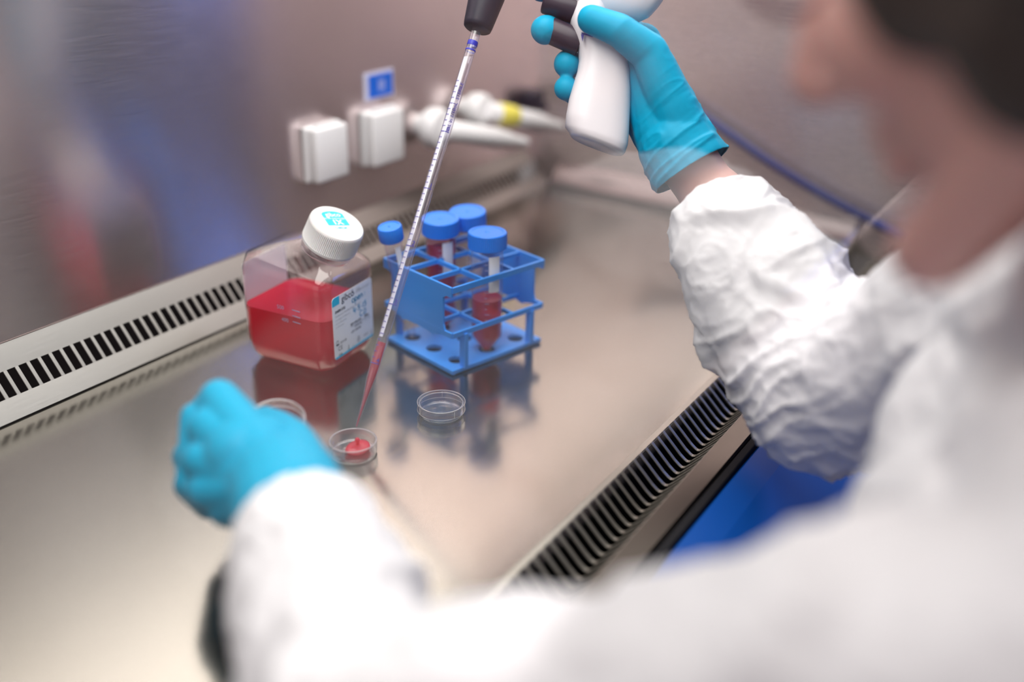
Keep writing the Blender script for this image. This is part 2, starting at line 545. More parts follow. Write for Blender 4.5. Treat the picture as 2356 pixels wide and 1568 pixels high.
bm = bmesh.new()
bx(bm, ((XL + XR) / 2, 0.1995, -0.012), (XR - XL, 0.0065, 0.022), bev=0.001)
tag(link('trim_4', bm_mesh(bm), M['gap'], smooth=False), 'black strip standing in for the dark gap in front of the steel strip', kind='structure')  # solid strip, its black colour gives the shade of the open gap
bm = bmesh.new()
pf = [(0.1960, -0.006), (0.1940, -0.0045), (0.175, -0.012), (0.120, -0.045), (0.108, -0.060), (0.105, -0.34), (0.196, -0.34)]
prism(bm, pf, lambda u, v, w: Vector((XL + w, u, v)), XR - XL)
o = link('armrest_panel', bm_mesh(bm), M['bluepanel'], smooth=False)
tag(o, 'royal blue painted front panel sloping down below the front grille', 'panel')

# sash window: glass pane with a polished bottom edge
bm = bmesh.new()
SY, SZ, SL, ST = 0.134, 0.200, 0.52, 0.0032
sd = Vector((0, math.sin(math.radians(9)), math.cos(math.radians(9))))
sn = Vector((0, -sd.z, sd.y))
prism(bm, [(0, 0), (SL, 0), (SL, ST), (0, ST)], lambda u, v, w: Vector((XL + w, SY, SZ)) + sd * u - sn * v, XR - XL)
tag(link('window_1', bm_mesh(bm), M['glass'], smooth=False), 'clear glass front sash raised above the arms', kind='structure')

# the room outside, seen only in reflections
def slab(name, c, s, m, label, kind='structure', cat=None):
    bm = bmesh.new(); bx(bm, c, s, bev=0.004)
    return tag(link(name, bm_mesh(bm), m, smooth=False), label, cat, kind=kind)

slab('floor', (1.0, -1.2, -0.92), (6, 4.2, 0.04), M['floor'], 'grey room floor')
slab('wall_right_room', (3.6, -1.3, 0.4), (0.06, 3.6, 2.6), M['beigewall'], 'beige room wall beyond the cabinet')
slab('wall_front', (1.2, -1.6, 0.4), (5.0, 0.06, 2.6), M['beigewall'], 'beige room wall behind the person')
slab('trim_5', (1.92, -0.95, 0.0), (0.74, 0.3, 1.8), M['navy'], 'navy block added outside for the dark band reflected in the rear wall')  # unseen block, placed to darken a band of the rear wall's reflection
slab('trim_6', (3.3, -0.90, 0.1), (0.10, 0.14, 2.1), M['maroonpaint'], 'maroon panel added at the end of the room for its reflection')  # unseen panel, added to tint the reflection in the sash
slab('trim_7', (3.3, -0.71, 0.1), (0.10, 0.22, 2.1), M['slate'], 'slate blue panel added beside the maroon one for its reflection')  # second added panel, meant to show only mirrored in the sash

# ------------------------------------------------------------------ fittings on the back wall


def wallbox(x0, x1, z0, z1, label):
    r = empty('socket_cover', ((x0 + x1) / 2, YW, z0), label, 'socket cover', 'white covers on the rear wall')
    bm = bmesh.new(); bx(bm, ((x0 + x1) / 2, YW - 0.003, (z0 + z1) / 2), (x1 - x0 + 0.004, 0.006, z1 - z0 + 0.002), bev=0.002)
    link('back_plate', bm_mesh(bm), M['white'], r, False)
    bm = bmesh.new(); bx(bm, ((x0 + x1) / 2, YW - 0.0125, (z0 + z1) / 2), (x1 - x0, 0.0140, z1 - z0), bev=0.003)
    auto_smooth(link('lid', bm_mesh(bm), M['white'], r))
    bm = bmesh.new(); bx(bm, ((x0 + x1) / 2, YW - 0.013, z1 + 0.001), ((x1 - x0) * 0.7, 0.006, 0.005), bev=0.001)
    link('hinge', bm_mesh(bm), M['white'], r, False)
    return r


wallbox(0.744, 0.793, 0.100, 0.157, 'white hinged wall cover, the nearer one above the bottle')
wallbox(0.835, 0.888, 0.098, 0.157, 'white hinged wall cover under the small blue sticker')
r = empty('sticker', (0.855, YW, 0.162), 'small pale sticker with a blue field above a white wall cover', 'sticker')
bm = bmesh.new(); bx(bm, (0.8680, YW - 0.0006, 0.1830), (0.050, 0.0012, 0.030))
link('backing', bm_mesh(bm), M['stickerwhite'], r, False)
bm = bmesh.new(); bx(bm, (0.8705, YW - 0.0014, 0.1822), (0.041, 0.0006, 0.0245))
link('printed_field', bm_mesh(bm), M['stickerblue'], r, False)
bm = bmesh.new()
for dx in (-0.004, 0.0, 0.004):
    bx(bm, (0.8715 + dx, YW - 0.0019, 0.1822), (0.0012, 0.0004, 0.012))
link('symbol', bm_mesh(bm), M['stickerwhite'], r, False)


def valve(px0, py0, px1, py1, rad, yellow, label):
    """round knob on the wall and a tapering white hose nozzle"""
    def aty(px, py, y):
        d = RIGHT * ((px - CX) / FPX) + DOWN * ((py - CY) / FPX) + FWD
        return CAM + d * (y / d.y)
    k = aty(px0, py0, YW - 0.03)
    tip = aty(px1, py1, YW - 0.07)
    r = empty('gas_tap', (k.x, YW, k.z), label, 'gas tap', 'white taps on the rear wall')
    bm = bmesh.new()
    lathe(bm, [(rad * 0.55, 0), (rad * 0.55, 0.012), (rad * 0.95, 0.015), (rad, 0.020), (rad, 0.030), (rad * 0.9, 0.035), (rad * 0.5, 0.037)], 40,
          axis_mat((k.x, YW, k.z), (0, -1, 0)))
    auto_smooth(link('knob', bm_mesh(bm), M['white'], r))
    s = Vector((k.x, YW - 0.040, k.z)) ; d = tip - s; L = d.length
    bm = bmesh.new()
    lathe(bm, [(0.009, 0), (0.0125, 0.006), (0.0125, L * 0.62), (0.0105, L * 0.66), (0.0105, L * 0.74), (0.0075, L * 0.80), (0.0065, L * 0.97), (0.005, L)], 28, axis_mat(s, d))
    auto_smooth(link('nozzle', bm_mesh(bm), M['white'], r))
    if yellow:
        bm = bmesh.new()
        lathe(bm, [(0.0132, L * 0.10), (0.0140, L * 0.12), (0.0140, L * 0.30), (0.0132, L * 0.32)], 28, axis_mat(s, d))
        auto_smooth(link('collar', bm_mesh(bm), M['yellow'], r))
    return r


valve(1012, 296, 1212, 328, 0.024, False, 'white wall tap with a plain round knob, partly behind the pipette')
valve(1110, 254, 1296, 292, 0.021, True, 'white wall tap with a yellow collar near the corner')
bm = bmesh.new()
bx(bm, (1.178, YW - 0.012, 0.119), (0.032, 0.024, 0.026), bev=0.005)
r = empty('bracket', (1.178, YW, 0.099), 'small black clip on the rear wall close to the corner', 'clip')
auto_smooth(link('clip_body', bm_mesh(bm), M['darkrubber'], r))
bm = bmesh.new(); bx(bm, (1.178, YW - 0.028, 0.110), (0.022, 0.010, 0.010), bev=0.003)
link('clip_lip', bm_mesh(bm), M['darkrubber'], r, False)

# hose draped along the side wall
def atx(px, py, x):
    d = RIGHT * ((px - CX) / FPX) + DOWN * ((py - CY) / FPX) + FWD
    return CAM + d * (x / d.x)
bm = bmesh.new()
tube(bm, spline([atx(1500, 190, 1.198), atx(1650, 288, 1.198), atx(1760, 365, 1.198), atx(1880, 440, 1.198), atx(2000, 505, 1.198), atx(2110, 560, 1.198)], 8), 0.0055, 14)
tag(link('hose', bm_mesh(bm), M['hose']), 'dark blue hose slanting along the far side wall behind the face', 'hose')

# ------------------------------------------------------------------ bottle of red medium
UX = Vector((math.cos(math.radians(7)), math.sin(math.radians(7)), 0))
VY = Vector((-UX.y, UX.x, 0))
BC = Vector((0.5926, 0.5880, 0))
HS, HY = 0.0395, 0.0460          # half width and half depth of the body


def rsq(half, rad, n=10):
    hy = half + HY - HS
    pts = []
    for q, (sx, sy) in enumerate(((1, 1), (-1, 1), (-1, -1), (1, -1))):
        for k in range(n + 1):
            a = math.pi / 2 * (q + k / n)
            pts.append((sx * (half - rad) + rad * math.cos(a), sy * (hy - rad) + rad * math.sin(a)))
    return pts


def bottle_rings(inset=0.0, zmax=None):
    """list of rings (world points)"""
    rings = []
    neck_c = Vector((0.0035, -0.0210, 0.1050)) ; tilt = math.radians(27)
    naxis = Vector((0, -math.sin(tilt), math.cos(tilt)))
    st = [(0.0, HS - 0.0125, 0.010), (0.0012, HS - 0.0085, 0.012), (0.004, HS - 0.0050, 0.013), (0.009, HS - 0.0022, 0.0135), (0.018, HS - 0.0004, 0.0135), (0.028, HS, 0.013), (0.040, HS, 0.013), (0.076, HS, 0.013)]
    for z, h, r in st:
        rings.append([Vector((x, y, z + (inset if z < 0.002 else 0))) for x, y in rsq(h - inset, r - inset * 0.4)])
    if zmax is not None:
        rings = rings[:-1] + [[Vector((v.x, v.y, zmax)) for v in rings[-1]]]
        return rings
    sq = rsq(HS, 0.013)
    for t, shrink in ((0.16, 0.995), (0.34, 0.965), (0.52, 0.90), (0.68, 0.80), (0.84, 0.66), (0.95, 0.56), (1.0, 0.5)):
        ring = []
        for x, y in sq:
            a = math.atan2(y, x)
            # square side rises more at the back (+y)
            zs = 0.076 + (0.030 * t ** 1.0) + (y + HY) * 0.17 * min(1, t * 3.0) * (1 - t * 0.35)
            c = Vector((0.0035 * t * t, -0.0210 * t * t, 0))
            rx = Vector((x, y, 0)) * shrink
            circ = Vector((math.cos(a), math.sin(a), 0)) * 0.0195
            w = max(0, (t - 0.3) / 0.7) ** 1.3
            p = rx.lerp(circ, w) + c
            p.z = zs - 0.0
            # tilt toward the neck plane near the top
            q = neck_c + Matrix.Rotation(tilt, 3, 'X') @ circ
            p = p.lerp(q, max(0, (t - 0.55) / 0.45) ** 1.5)
            ring.append(p)
        rings.append(ring)
    top = rings[-1]
    rings.append([p + naxis * 0.012 for p in top])
    return rings


def loft(bm, rings, cap0=True, cap1=False, f=None):
    vs = [[bm.verts.new(f(p) if f else p) for p in r] for r in rings]
    n = len(vs[0])
    for a, b in zip(vs, vs[1:]):
        for k in range(n): bm.faces.new((a[k], a[(k + 1) % n], b[(k + 1) % n], b[k]))
    if cap0: bm.faces.new(vs[0][::-1])
    if cap1: bm.faces.new(vs[-1])
    return vs


BW = lambda p: BC + UX * p.x + VY * p.y + Vector((0, 0, p.z))
bottle = empty('medium_bottle', BC, 'square clear bottle of red liquid with a big white screw cap tilted to one side', 'bottle')
bm = bmesh.new(); loft(bm, bottle_rings(), f=BW)
o = link('bottle_body', bm_mesh(bm), M['clear'], bottle)
bm = bmesh.new(); loft(bm, bottle_rings(0.0012, 0.053), cap1=True, f=BW)
o = link('medium', bm_mesh(bm), M['medium'], bottle); auto_smooth(o, 50)
# volume marks moulded on the left face
tiltm = Matrix.Rotation(math.radians(27), 4, 'X')
ncen = Vector((0.0035, -0.0210, 0.1050))
NB = Matrix.Translation(BC) @ Matrix((UX, VY, Vector((0, 0, 1)))).transposed().to_4x4() @ Matrix.Translation(ncen) @ tiltm
# cap with fine ribs
bm = bmesh.new()
n = 96 * 2
def caprad(k, r, d): return r - (d if k % 2 else 0)
rings = []
for r, z, d in ((0.0235, 0.0035, 0.0), (0.0242, 0.0040, 0.0), (0.0243, 0.0062, 0.0), (0.0243, 0.0068, 0.0008), (0.0240, 0.0225, 0.0008), (0.0237, 0.0245, 0.0004), (0.0226, 0.0258, 0.0), (0.019, 0.0262, 0.0), (0.008, 0.0262, 0.0)):
    rings.append([NB @ Vector((caprad(k, r, d) * math.cos(2 * math.pi * k / n), caprad(k, r, d) * math.sin(2 * math.pi * k / n), z)) for k in range(n)])
loft(bm, rings, True, True)
cap = link('screw_cap', bm_mesh(bm), M['whitecap'], bottle); auto_smooth(cap, 40)
bm = bmesh.new(); lathe(bm, [(0.0205, -0.004), (0.0225, -0.003), (0.0225, 0.0005), (0.0205, 0.0015)], 48, NB)
link('neck_ring', bm_mesh(bm), M['clear'], bottle)


def text_mesh(s, size, bold=0.0, shear=0.0, spacing=1.0, align='LEFT'):
    c = bpy.data.curves.new('t', 'FONT'); c.body = s; c.size = size; c.offset = bold; c.shear = shear
    c.space_character = spacing; c.align_x = align; c.resolution_u = 3
    o = bpy.data.objects.new('t', c); COL.objects.link(o)
    dg = bpy.context.evaluated_depsgraph_get(); dg.update()
    me = bpy.data.meshes.new_from_object(o.evaluated_get(dg))
    bpy.data.objects.remove(o); bpy.data.curves.remove(c)
    return me


def write(parent, mat, frame, items, name='printed_text'):
    """items: (text, u, v, size, bold, shear[, align]) on frame (matrix: x right, y up, z out) joined as one mesh"""
    bm = bmesh.new()
    for it in items:
        s, u, v, size, bold, shear = it[:6]
        me = text_mesh(s, size, bold, shear, align=it[6] if len(it) > 6 else 'LEFT')
        me.transform(frame @ Matrix.Translation((u, v, 0)))
        bm.from_mesh(me)
        bpy.data.meshes.remove(me)
    me = bpy.data.meshes.new('t'); bm.to_mesh(me); bm.free()
    return link(name, me, mat, parent, False)


def flat(bm, frame, outline, t):
    prism(bm, outline, lambda u, v, w: frame @ Vector((u, v, w)), t)


def rrect(u0, v0, u1, v1, r, n=6):
    pts = []
    for q, (cx, cy) in enumerate(((u1 - r, v1 - r), (u0 + r, v1 - r), (u0 + r, v0 + r), (u1 - r, v0 + r))):
        for k in range(n + 1):
            a = math.pi / 2 * (q + k / n); pts.append((cx + r * math.cos(a), cy + r * math.sin(a)))
    return pts


# label on the face turned to the person's side (-VY)
LF = Matrix((UX, Vector((0, 0, 1)), -VY)).transposed().to_4x4()
LF.translation = BC - VY * (HY + 0.0003)
LU0, LU1, LV0, LV1 = -0.0300, 0.0300, 0.0158, 0.0730
bm = bmesh.new(); flat(bm, LF, rrect(LU0, LV0, LU1, LV1, 0.003), 0.0003)
lab = link('paper_label', bm_mesh(bm), M['label'], bottle, False); lab['label'] = 'white printed label with handwriting'
BF = Matrix((-UX, Vector((0, 0, 1)), VY)).transposed().to_4x4()
BF.translation = BC + VY * (HY + 0.0003)
bm = bmesh.new(); flat(bm, BF, rrect(-0.030, 0.0135, 0.030, 0.088, 0.003), 0.0003)
o = link('paper_label', bm_mesh(bm), M['label'], bottle, False); o['label'] = 'plain back label seen through the clear wall'
LT = LF @ Matrix.Translation((0, 0, 0.00045))
bm = bmesh.new()
flat(bm, LF @ Matrix.Translation((0, 0, 0.0003)), [(LU0, 0.0655), (LU0 + 0.0105, 0.0655), (LU0 + 0.0105, LV1), (LU0 + 0.003, LV1), (LU0 + 0.0009, LV1 - 0.0009), (LU0, LV1 - 0.003)], 0.0001)
link('cyan_field', bm_mesh(bm), M['cyan'], lab, False)
bm = bmesh.new()
flat(bm, LF @ Matrix.Translation((0, 0, 0.0003)), [(LU0 + 0.002, LV0 + 0.0002), (LU1 - 0.002, LV0 + 0.0002), (LU1 - 0.0003, LV0 + 0.0022), (LU0 + 0.0003, LV0 + 0.0022)], 0.0001)
link('cyan_field', bm_mesh(bm), M['cyan'], lab, False)
write(lab, M['ink'], LT, [
    ('gibco', -0.0165, 0.0655, 0.0088, 0.00006, 0), ('®', -0.0010, 0.0692, 0.0030, 0, 0),
    ('DMEM (1X)', -0.0265, 0.0585, 0.0030, 0.00016, 0),
    ('REF 41965-039', -0.0050, 0.0390, 0.0026, 0.00012, 0), ('500mL', 0.0165, 0.0392, 0.0026, 0.00012, 0),
    ('41965-062', 0.0010, 0.0352, 0.0026, 0.00005, 0), ('LOT 1581498', -0.0045, 0.0316, 0.0026, 0.00008, 0),
    ('2015-08', -0.0215, 0.0285, 0.0028, 0.00003, 0), ('CE', -0.0250, 0.0228, 0.0056, 0.0, 0),
    ('0086', -0.0245, 0.0178, 0.0028, 0.0, 0), ('DMEM', 0.0145, 0.0210, 0.0024, 0.0, 0)])
write(lab, M['greyink'], LT, [
    ('by', 0.0015, 0.0670, 0.0024, 0, 0.2), ('life', 0.0050, 0.0665, 0.0058, 0, 0.35), ('technologies', 0.0115, 0.0670, 0.0030, 0, 0),
    ("Dulbecco's Modified Eagle Medium", -0.0265, 0.0546, 0.0027, 0, 0),
    ('(+) 4.5g/L D-Glucose', -0.0265, 0.0510, 0.0025, 0, 0), ('(+) L-Glutamine', -0.0265, 0.0477, 0.0025, 0, 0), ('(-) Pyruvate', -0.0265, 0.0444, 0.0025, 0, 0),
    ('Rx Only', 0.0180, 0.0352, 0.0024, 0, 0), ('2°C      8°C', -0.0120, 0.0185, 0.0024, 0, 0)], 'small_print')
bm = bmesh.new()
def stroke(bm, frame, pts, w):
    for (a, b), (c, d) in zip(pts, pts[1:]):
        v = Vector((c - a, d - b)); L = v.length
        if L < 1e-6: continue
        n2 = Vector((-v.y, v.x)) / L * w / 2; e = v / L * w * 0.3
        flat(bm, frame, [(a - e.x - n2.x, b - e.y - n2.y), (c + e.x - n2.x, d + e.y - n2.y), (c + e.x + n2.x, d + e.y + n2.y), (a - e.x + n2.x, b - e.y + n2.y)], 0.00006)
def arc(cx, cy, rx, ry, a0, a1, n=10):
    return [(cx + rx * math.cos(math.radians(a0 + (a1 - a0) * k / n)), cy + ry * math.sin(math.radians(a0 + (a1 - a0) * k / n))) for k in range(n + 1)]
LP = LF @ Matrix.Translation((0, 0, 0.0005))
W = 0.0008
# "open :"
stroke(bm, LP, arc(0.0005, 0.0612, 0.0018, 0.0018, 0, 360), W)
stroke(bm, LP, [(0.0034, 0.0630), (0.0034, 0.0570)], W); stroke(bm, LP, arc(0.0048, 0.0613, 0.0016, 0.0017, 0, 360), W)
stroke(bm, LP, [(0.0076, 0.0613), (0.0108, 0.0616)] + arc(0.0092, 0.0612, 0.0016, 0.0017, 20, 320), W)
stroke(bm, LP, [(0.0122, 0.0630), (0.0122, 0.0597)] , W); stroke(bm, LP, arc(0.0135, 0.0610, 0.0013, 0.0018, 160, 0) + [(0.0150, 0.0597)], W)
stroke(bm, LP, [(0.0182, 0.0622), (0.0186, 0.0622)], W); stroke(bm, LP, [(0.0182, 0.0600), (0.0186, 0.0600)], W)
# "4-5-15"
stroke(bm, LP, [(0.0008, 0.0538), (0.0002, 0.0510), (0.0032, 0.0508)], W); stroke(bm, LP, [(0.0028, 0.0534), (0.0026, 0.0488)], W)
stroke(bm, LP, [(0.0050, 0.0512), (0.0056, 0.0512)], W)
stroke(bm, LP, [(0.0098, 0.0538), (0.0078, 0.0537), (0.0076, 0.0520)] + arc(0.0084, 0.0508, 0.0014, 0.0014, 110, -130), W)
stroke(bm, LP, [(0.0118, 0.0516), (0.0124, 0.0516)], W)
stroke(bm, LP, [(0.0152, 0.0540), (0.0150, 0.0494)], W)
stroke(bm, LP, [(0.0198, 0.0546), (0.0178, 0.0544), (0.0176, 0.0525)] + arc(0.0184, 0.0512, 0.0015, 0.0015, 110, -130), W)
# "C.O"
stroke(bm, LP, arc(0.0118, 0.0450, 0.0022, 0.0026, 50, 310), W); stroke(bm, LP, [(0.0145, 0.0428), (0.0150, 0.0428)], W)
stroke(bm, LP, arc(0.0176, 0.0448, 0.0017, 0.0025, 60, 420), W)
link('handwriting', bm_mesh(bm), M['pen'], lab, False)
bm = bmesh.new()
stroke(bm, LP, [(-0.0050, 0.0380), (0.0240, 0.0380)], 0.0003)
stroke(bm, LP, [(-0.0268, 0.0300), (-0.0268, 0.0328), (-0.0242, 0.0328), (-0.0242, 0.0300)], 0.0004); bx(bm, LP @ Vector((-0.0255, 0.0292, 0)), (0.0034, 0.0003, 0.0014))
stroke(bm, LP, [(-0.0095, 0.0175), (-0.0095, 0.0225)], 0.0006)
stroke(bm, LP, arc(0.0060, 0.0235, 0.0013, 0.0013, 0, 360), 0.0004); stroke(bm, LP, [(0.0044, 0.0200), (0.0044, 0.0222), (0.0076, 0.0222), (0.0076, 0.0200), (0.0044, 0.0200)], 0.0004)
stroke(bm, LP, [(0.0265, 0.0190), (0.0265, 0.0225)], 0.0007)
link('pictograms', bm_mesh(bm), M['ink'], lab, False)
# print on the cap top
# upright direction of the print on the cap: towards the back-left
CF = NB @ Matrix.Translation((0, 0, 0.02625)) @ Matrix.Rotation(math.radians(-26), 4, 'Z')
bm = bmesh.new()
flat(bm, CF, [(-0.0105, -0.0035), (0.0105, -0.0035), (0.0105, 0.0110)] + [(0.0105 * math.cos(math.radians(a)) , 0.0110 + 0.0045 * math.sin(math.radians(a))) for a in range(15, 180, 15)] + [(-0.0105, 0.0110)], 0.0002)
cp = link('cap_badge', bm_mesh(bm), M['cyan'], cap, False)
write(cap, M['whitecap'], CF @ Matrix.Translation((0, 0, 0.0003)), [('gibco', 0, 0.0082, 0.0070, 0.0001, 0, 'CENTER'), ('by life technologies', 0, 0.0048, 0.0028, 0.00002, 0, 'CENTER'), ('1X', 0, -0.0022, 0.0082, 0.0003, 0, 'CENTER')], 'badge_text')
write(cap, M['cyan'], CF @ Matrix.Translation((0, 0, 0.0002)), [('DMEM', 0, -0.0082, 0.0042, 0.00002, 0, 'CENTER')], 'cap_text')
# moulded volume marks on the left face (-UX)
VF = Matrix((-VY, Vector((0, 0, 1)), -UX)).transposed().to_4x4()
VF.translation = BC - UX * (HS + 0.0002)
write(bottle, M['scalegrey'], VF, [('500', -0.004, 0.0585, 0.0050, 0, 0), ('400', 0.000, 0.0475, 0.0050, 0, 0)], 'volume_marks')
bm = bmesh.new()
for z in (0.060, 0.0545, 0.049): bx(bm, VF @ Vector((0.016, z, 0)), (0.0003, 0.009, 0.0006))
link('volume_lines', bm_mesh(bm), M['scalegrey'], bottle, False)

# ------------------------------------------------------------------ rack
RF, RL, RR = Vector((0.6285, 0.4570, 0)), Vector((0.6510, 0.5490, 0)), Vector((0.7325, 0.4300, 0))
U = RL - RF; V = RR - RF
Un, Vn = U.normalized(), V.normalized()
Z = Vector((0, 0, 1))


def RP(u, v, z): return RF + U * u + V * v + Z * z


def bar(bm, a, b, w, h):
    d = (b - a); L = d.length; x = d.normalized(); y = Z.cross(x) if abs(x.z) < 0.9 else Un
    m = Matrix((x, y.normalized(), x.cross(y).normalized())).transposed()
    bx(bm, (a + b) / 2, (L, w, h), m)


rack = empty('tube_rack', RP(0.5, 0.5, 0), 'open blue plastic test tube rack with nine square cells', 'rack')
# base with holes
bm = bmesh.new()
N = 3; g = 12
for i in range(3):
    for j in range(3):
        c = ((i + 0.5) / 3, (j + 0.5) / 3)
        k = 24
        outer, inner, outer2, inner2 = [], [], [], []
        for q in range(k):
            a = 2 * math.pi * q / k + math.pi / 4
            ca, sa = math.cos(a), math.sin(a)
            m = max(abs(ca), abs(sa))
            ou, ov = c[0] + ca / m / 6, c[1] + sa / m / 6
            iu, iv = c[0] + 0.0075 * ca / U.length, c[1] + 0.0075 * sa / V.length
            outer.append(bm.verts.new(RP(ou, ov, 0.0045))); inner.append(bm.verts.new(RP(iu, iv, 0.0045)))
            inner2.append(bm.verts.new(RP(iu, iv, 0.001))); outer2.append(bm.verts.new(RP(ou, ov, 0.001)))
        for q in range(k):
            r_ = (q + 1) % k
            bm.faces.new((outer[q], outer[r_], inner[r_], inner[q]))
            bm.faces.new((inner[q], inner[r_], inner2[r_], inner2[q]))
            bm.faces.new((outer2[q], inner2[q], inner2[r_], outer2[r_]))
for a, b in (((0, 0), (1, 0)), ((1, 0), (1, 1)), ((1, 1), (0, 1)), ((0, 1), (0, 0))):
    vs = [bm.verts.new(RP(*a, 0.001)), bm.verts.new(RP(*b, 0.001)), bm.verts.new(RP(*b, 0.0045)), bm.verts.new(RP(*a, 0.0045))]
    bm.faces.new(vs)
for a in ((0.03, 0.03), (0.97, 0.03), (0.03, 0.97), (0.97, 0.97)):
    bx(bm, RP(*a, 0.0006), (0.004, 0.004, 0.0012))
link('base_plate', bm_mesh(bm, weld=True), M['rackblue'], rack, False)
for z, h, nm in ((0.0805, 0.0040, 'top_grid'), (0.0385, 0.0036, 'middle_grid')):
    bm = bmesh.new()
    w = 0.0022
    for a, b in (((0, 0), (1, 0)), ((1, 0), (1, 1)), ((1, 1), (0, 1)), ((0, 1), (0, 0))):
        bar(bm, RP(*a, z), RP(*b, z), w, h * 1.3)
    for k in (1, 2):
        bar(bm, RP(k / 3, 0, z), RP(k / 3, 1, z), w, h); bar(bm, RP(0, k / 3, z), RP(1, k / 3, z), w, h)
    link(nm, bm_mesh(bm), M['rackblue'], rack, False)
for v in (0.0, 1.0):
    bm = bmesh.new()
    ol = [(0.0, 0.083), (0.0, 0.0745), (0.07, 0.0740), (0.12, 0.0715), (0.12, 0.046), (0.10, 0.0405), (0.0, 0.0405), (0.0, 0.0365), (0.12, 0.0365), (0.24, 0.0335), (0.27, 0.0315), (0.35, 0.0335),
          (0.65, 0.0335), (0.73, 0.0315), (0.76, 0.0335), (0.88, 0.0365), (1.0, 0.0365), (1.0, 0.0405), (0.90, 0.0405), (0.88, 0.046), (0.88, 0.0715), (0.93, 0.0740), (1.0, 0.0745), (1.0, 0.083)]
    prism(bm, ol, lambda u, z, w, v=v: RP(u, v, z) + Vn * (w - 0.001), 0.002)
    link('side_panel', bm_mesh(bm), M['rackblue'], rack, False)
for u in (0.012, 0.988):
    for v in (0.13, 0.87):
        bm = bmesh.new()
        bar(bm, RP(u, v, 0.004), RP(u, v, 0.0375), 0.0075, 0.0035)
        link('post', bm_mesh(bm), M['rackblue'], rack, False)


def cellc(i, j, z=0): return RP((i + 0.5) / 3, (j + 0.5) / 3, z)


def knurl(bm, m, r, z0, z1, n, depth=0.0004, top_r=None, lip=0.001):
    rings = []
    for rr, z, d in ((r - 0.0006, z0, 0), (r, z0 + 0.0006, depth), (r, z1 - lip, depth), (r - 0.0006, z1 - lip * 0.3, 0), (r - lip, z1, 0), (r * 0.80, z1 + 0.0001, 0), (r * 0.78, z1 - 0.0004, 0), (r * 0.12, z1 - 0.0004, 0), (r * 0.08, z1 + 0.0002, 0)):
        rings.append([m @ Vector(((rr - (d if k % 2 else 0)) * math.cos(2 * math.pi * k / n), (rr - (d if k % 2 else 0)) * math.sin(2 * math.pi * k / n), z)) for k in range(n)])
    loft(bm, rings, True, True)


def tube50(base, top, level, label, lean_label=None):
    r = empty('centrifuge_tube', base, label, 'tube', 'centrifuge tubes standing in the blue rack')
    m = axis_mat(base, top - base)
    L = (top - base).length
    S = L / 0.115
    bm = bmesh.new()
    lathe(bm, [(0.0035, 0.0), (0.0045, 0.0015), (0.0135, 0.0145), (0.0139, 0.017), (0.0142, L - 0.010)], 40, m, cap1=False)
    auto_smooth(link('tube_wall', bm_mesh(bm), M['frost'], r), 60)
    bm = bmesh.new(); knurl(bm, m, 0.0172, L - 0.0145, L, 120)
    auto_smooth(link('screw_cap', bm_mesh(bm), M['capblue'], r), 30)
    if level:
        bm = bmesh.new()
        lathe(bm, [(0.0028, 0.0010), (0.0038, 0.0024), (0.0127, 0.0152), (0.0131, 0.018), (0.0133, level)], 40, m)
        auto_smooth(link('medium', bm_mesh(bm), M['medium_thin'], r), 60)
    # printed scale: white field, ticks and figures
    mi = m.inverted()
    camdir = (mi.to_3x3() @ (CAM - base)); a0 = math.atan2(camdir.y, camdir.x)
    bm = bmesh.new()
    rr = 0.0144
    for k in range(13):
        z = 0.030 + k * 0.0052
        if z > L - 0.022: break
        w = 0.30 if k % 2 == 0 else 0.17
        lo = a0 - 0.15
        pts = [(lo + w * q / 4) for q in range(5)]
        lower = [bm.verts.new(m @ Vector((rr * math.cos(a), rr * math.sin(a), z))) for a in pts]
        upper = [bm.verts.new(m @ Vector((rr * math.cos(a), rr * math.sin(a), z + 0.0006))) for a in pts]
        for q in range(4): bm.faces.new((lower[q], lower[q + 1], upper[q + 1], upper[q]))
    link('scale_marks', bm_mesh(bm), M['scalegrey'], r)
    bm = bmesh.new()
    zs = [L - 0.022 - 0.030, L - 0.019]
    pts = [(a0 + 0.10 + 0.75 * q / 8) for q in range(9)]
    lower = [bm.verts.new(m @ Vector((0.01435 * math.cos(a), 0.01435 * math.sin(a), zs[0]))) for a in pts]
    upper = [bm.verts.new(m @ Vector((0.01435 * math.cos(a), 0.01435 * math.sin(a), zs[1]))) for a in pts]
    for q in range(8): bm.faces.new((lower[q], lower[q + 1], upper[q + 1], upper[q]))
    link('writing_patch', bm_mesh(bm), M['label'], r)
    return r


b0 = cellc(0, 1, 0.0035); tube50(b0, b0 + Vector((0.0005, 0.001, 0.1135)), 0.052, 'front tube in the blue rack, blue capped and less than half full of red liquid')
b0 = cellc(2, 1, 0.0035); tube50(b0, Vector((0.6915, 0.516, 0.1165)), 0.090, 'tube in the middle of the blue rack, filled high with red liquid')
b0 = cellc(2, 2, 0.0035); tube50(b0, Vector((0.7235, 0.5085, 0.1165)), None, 'empty clear tube with a blue cap at the rear of the rack')
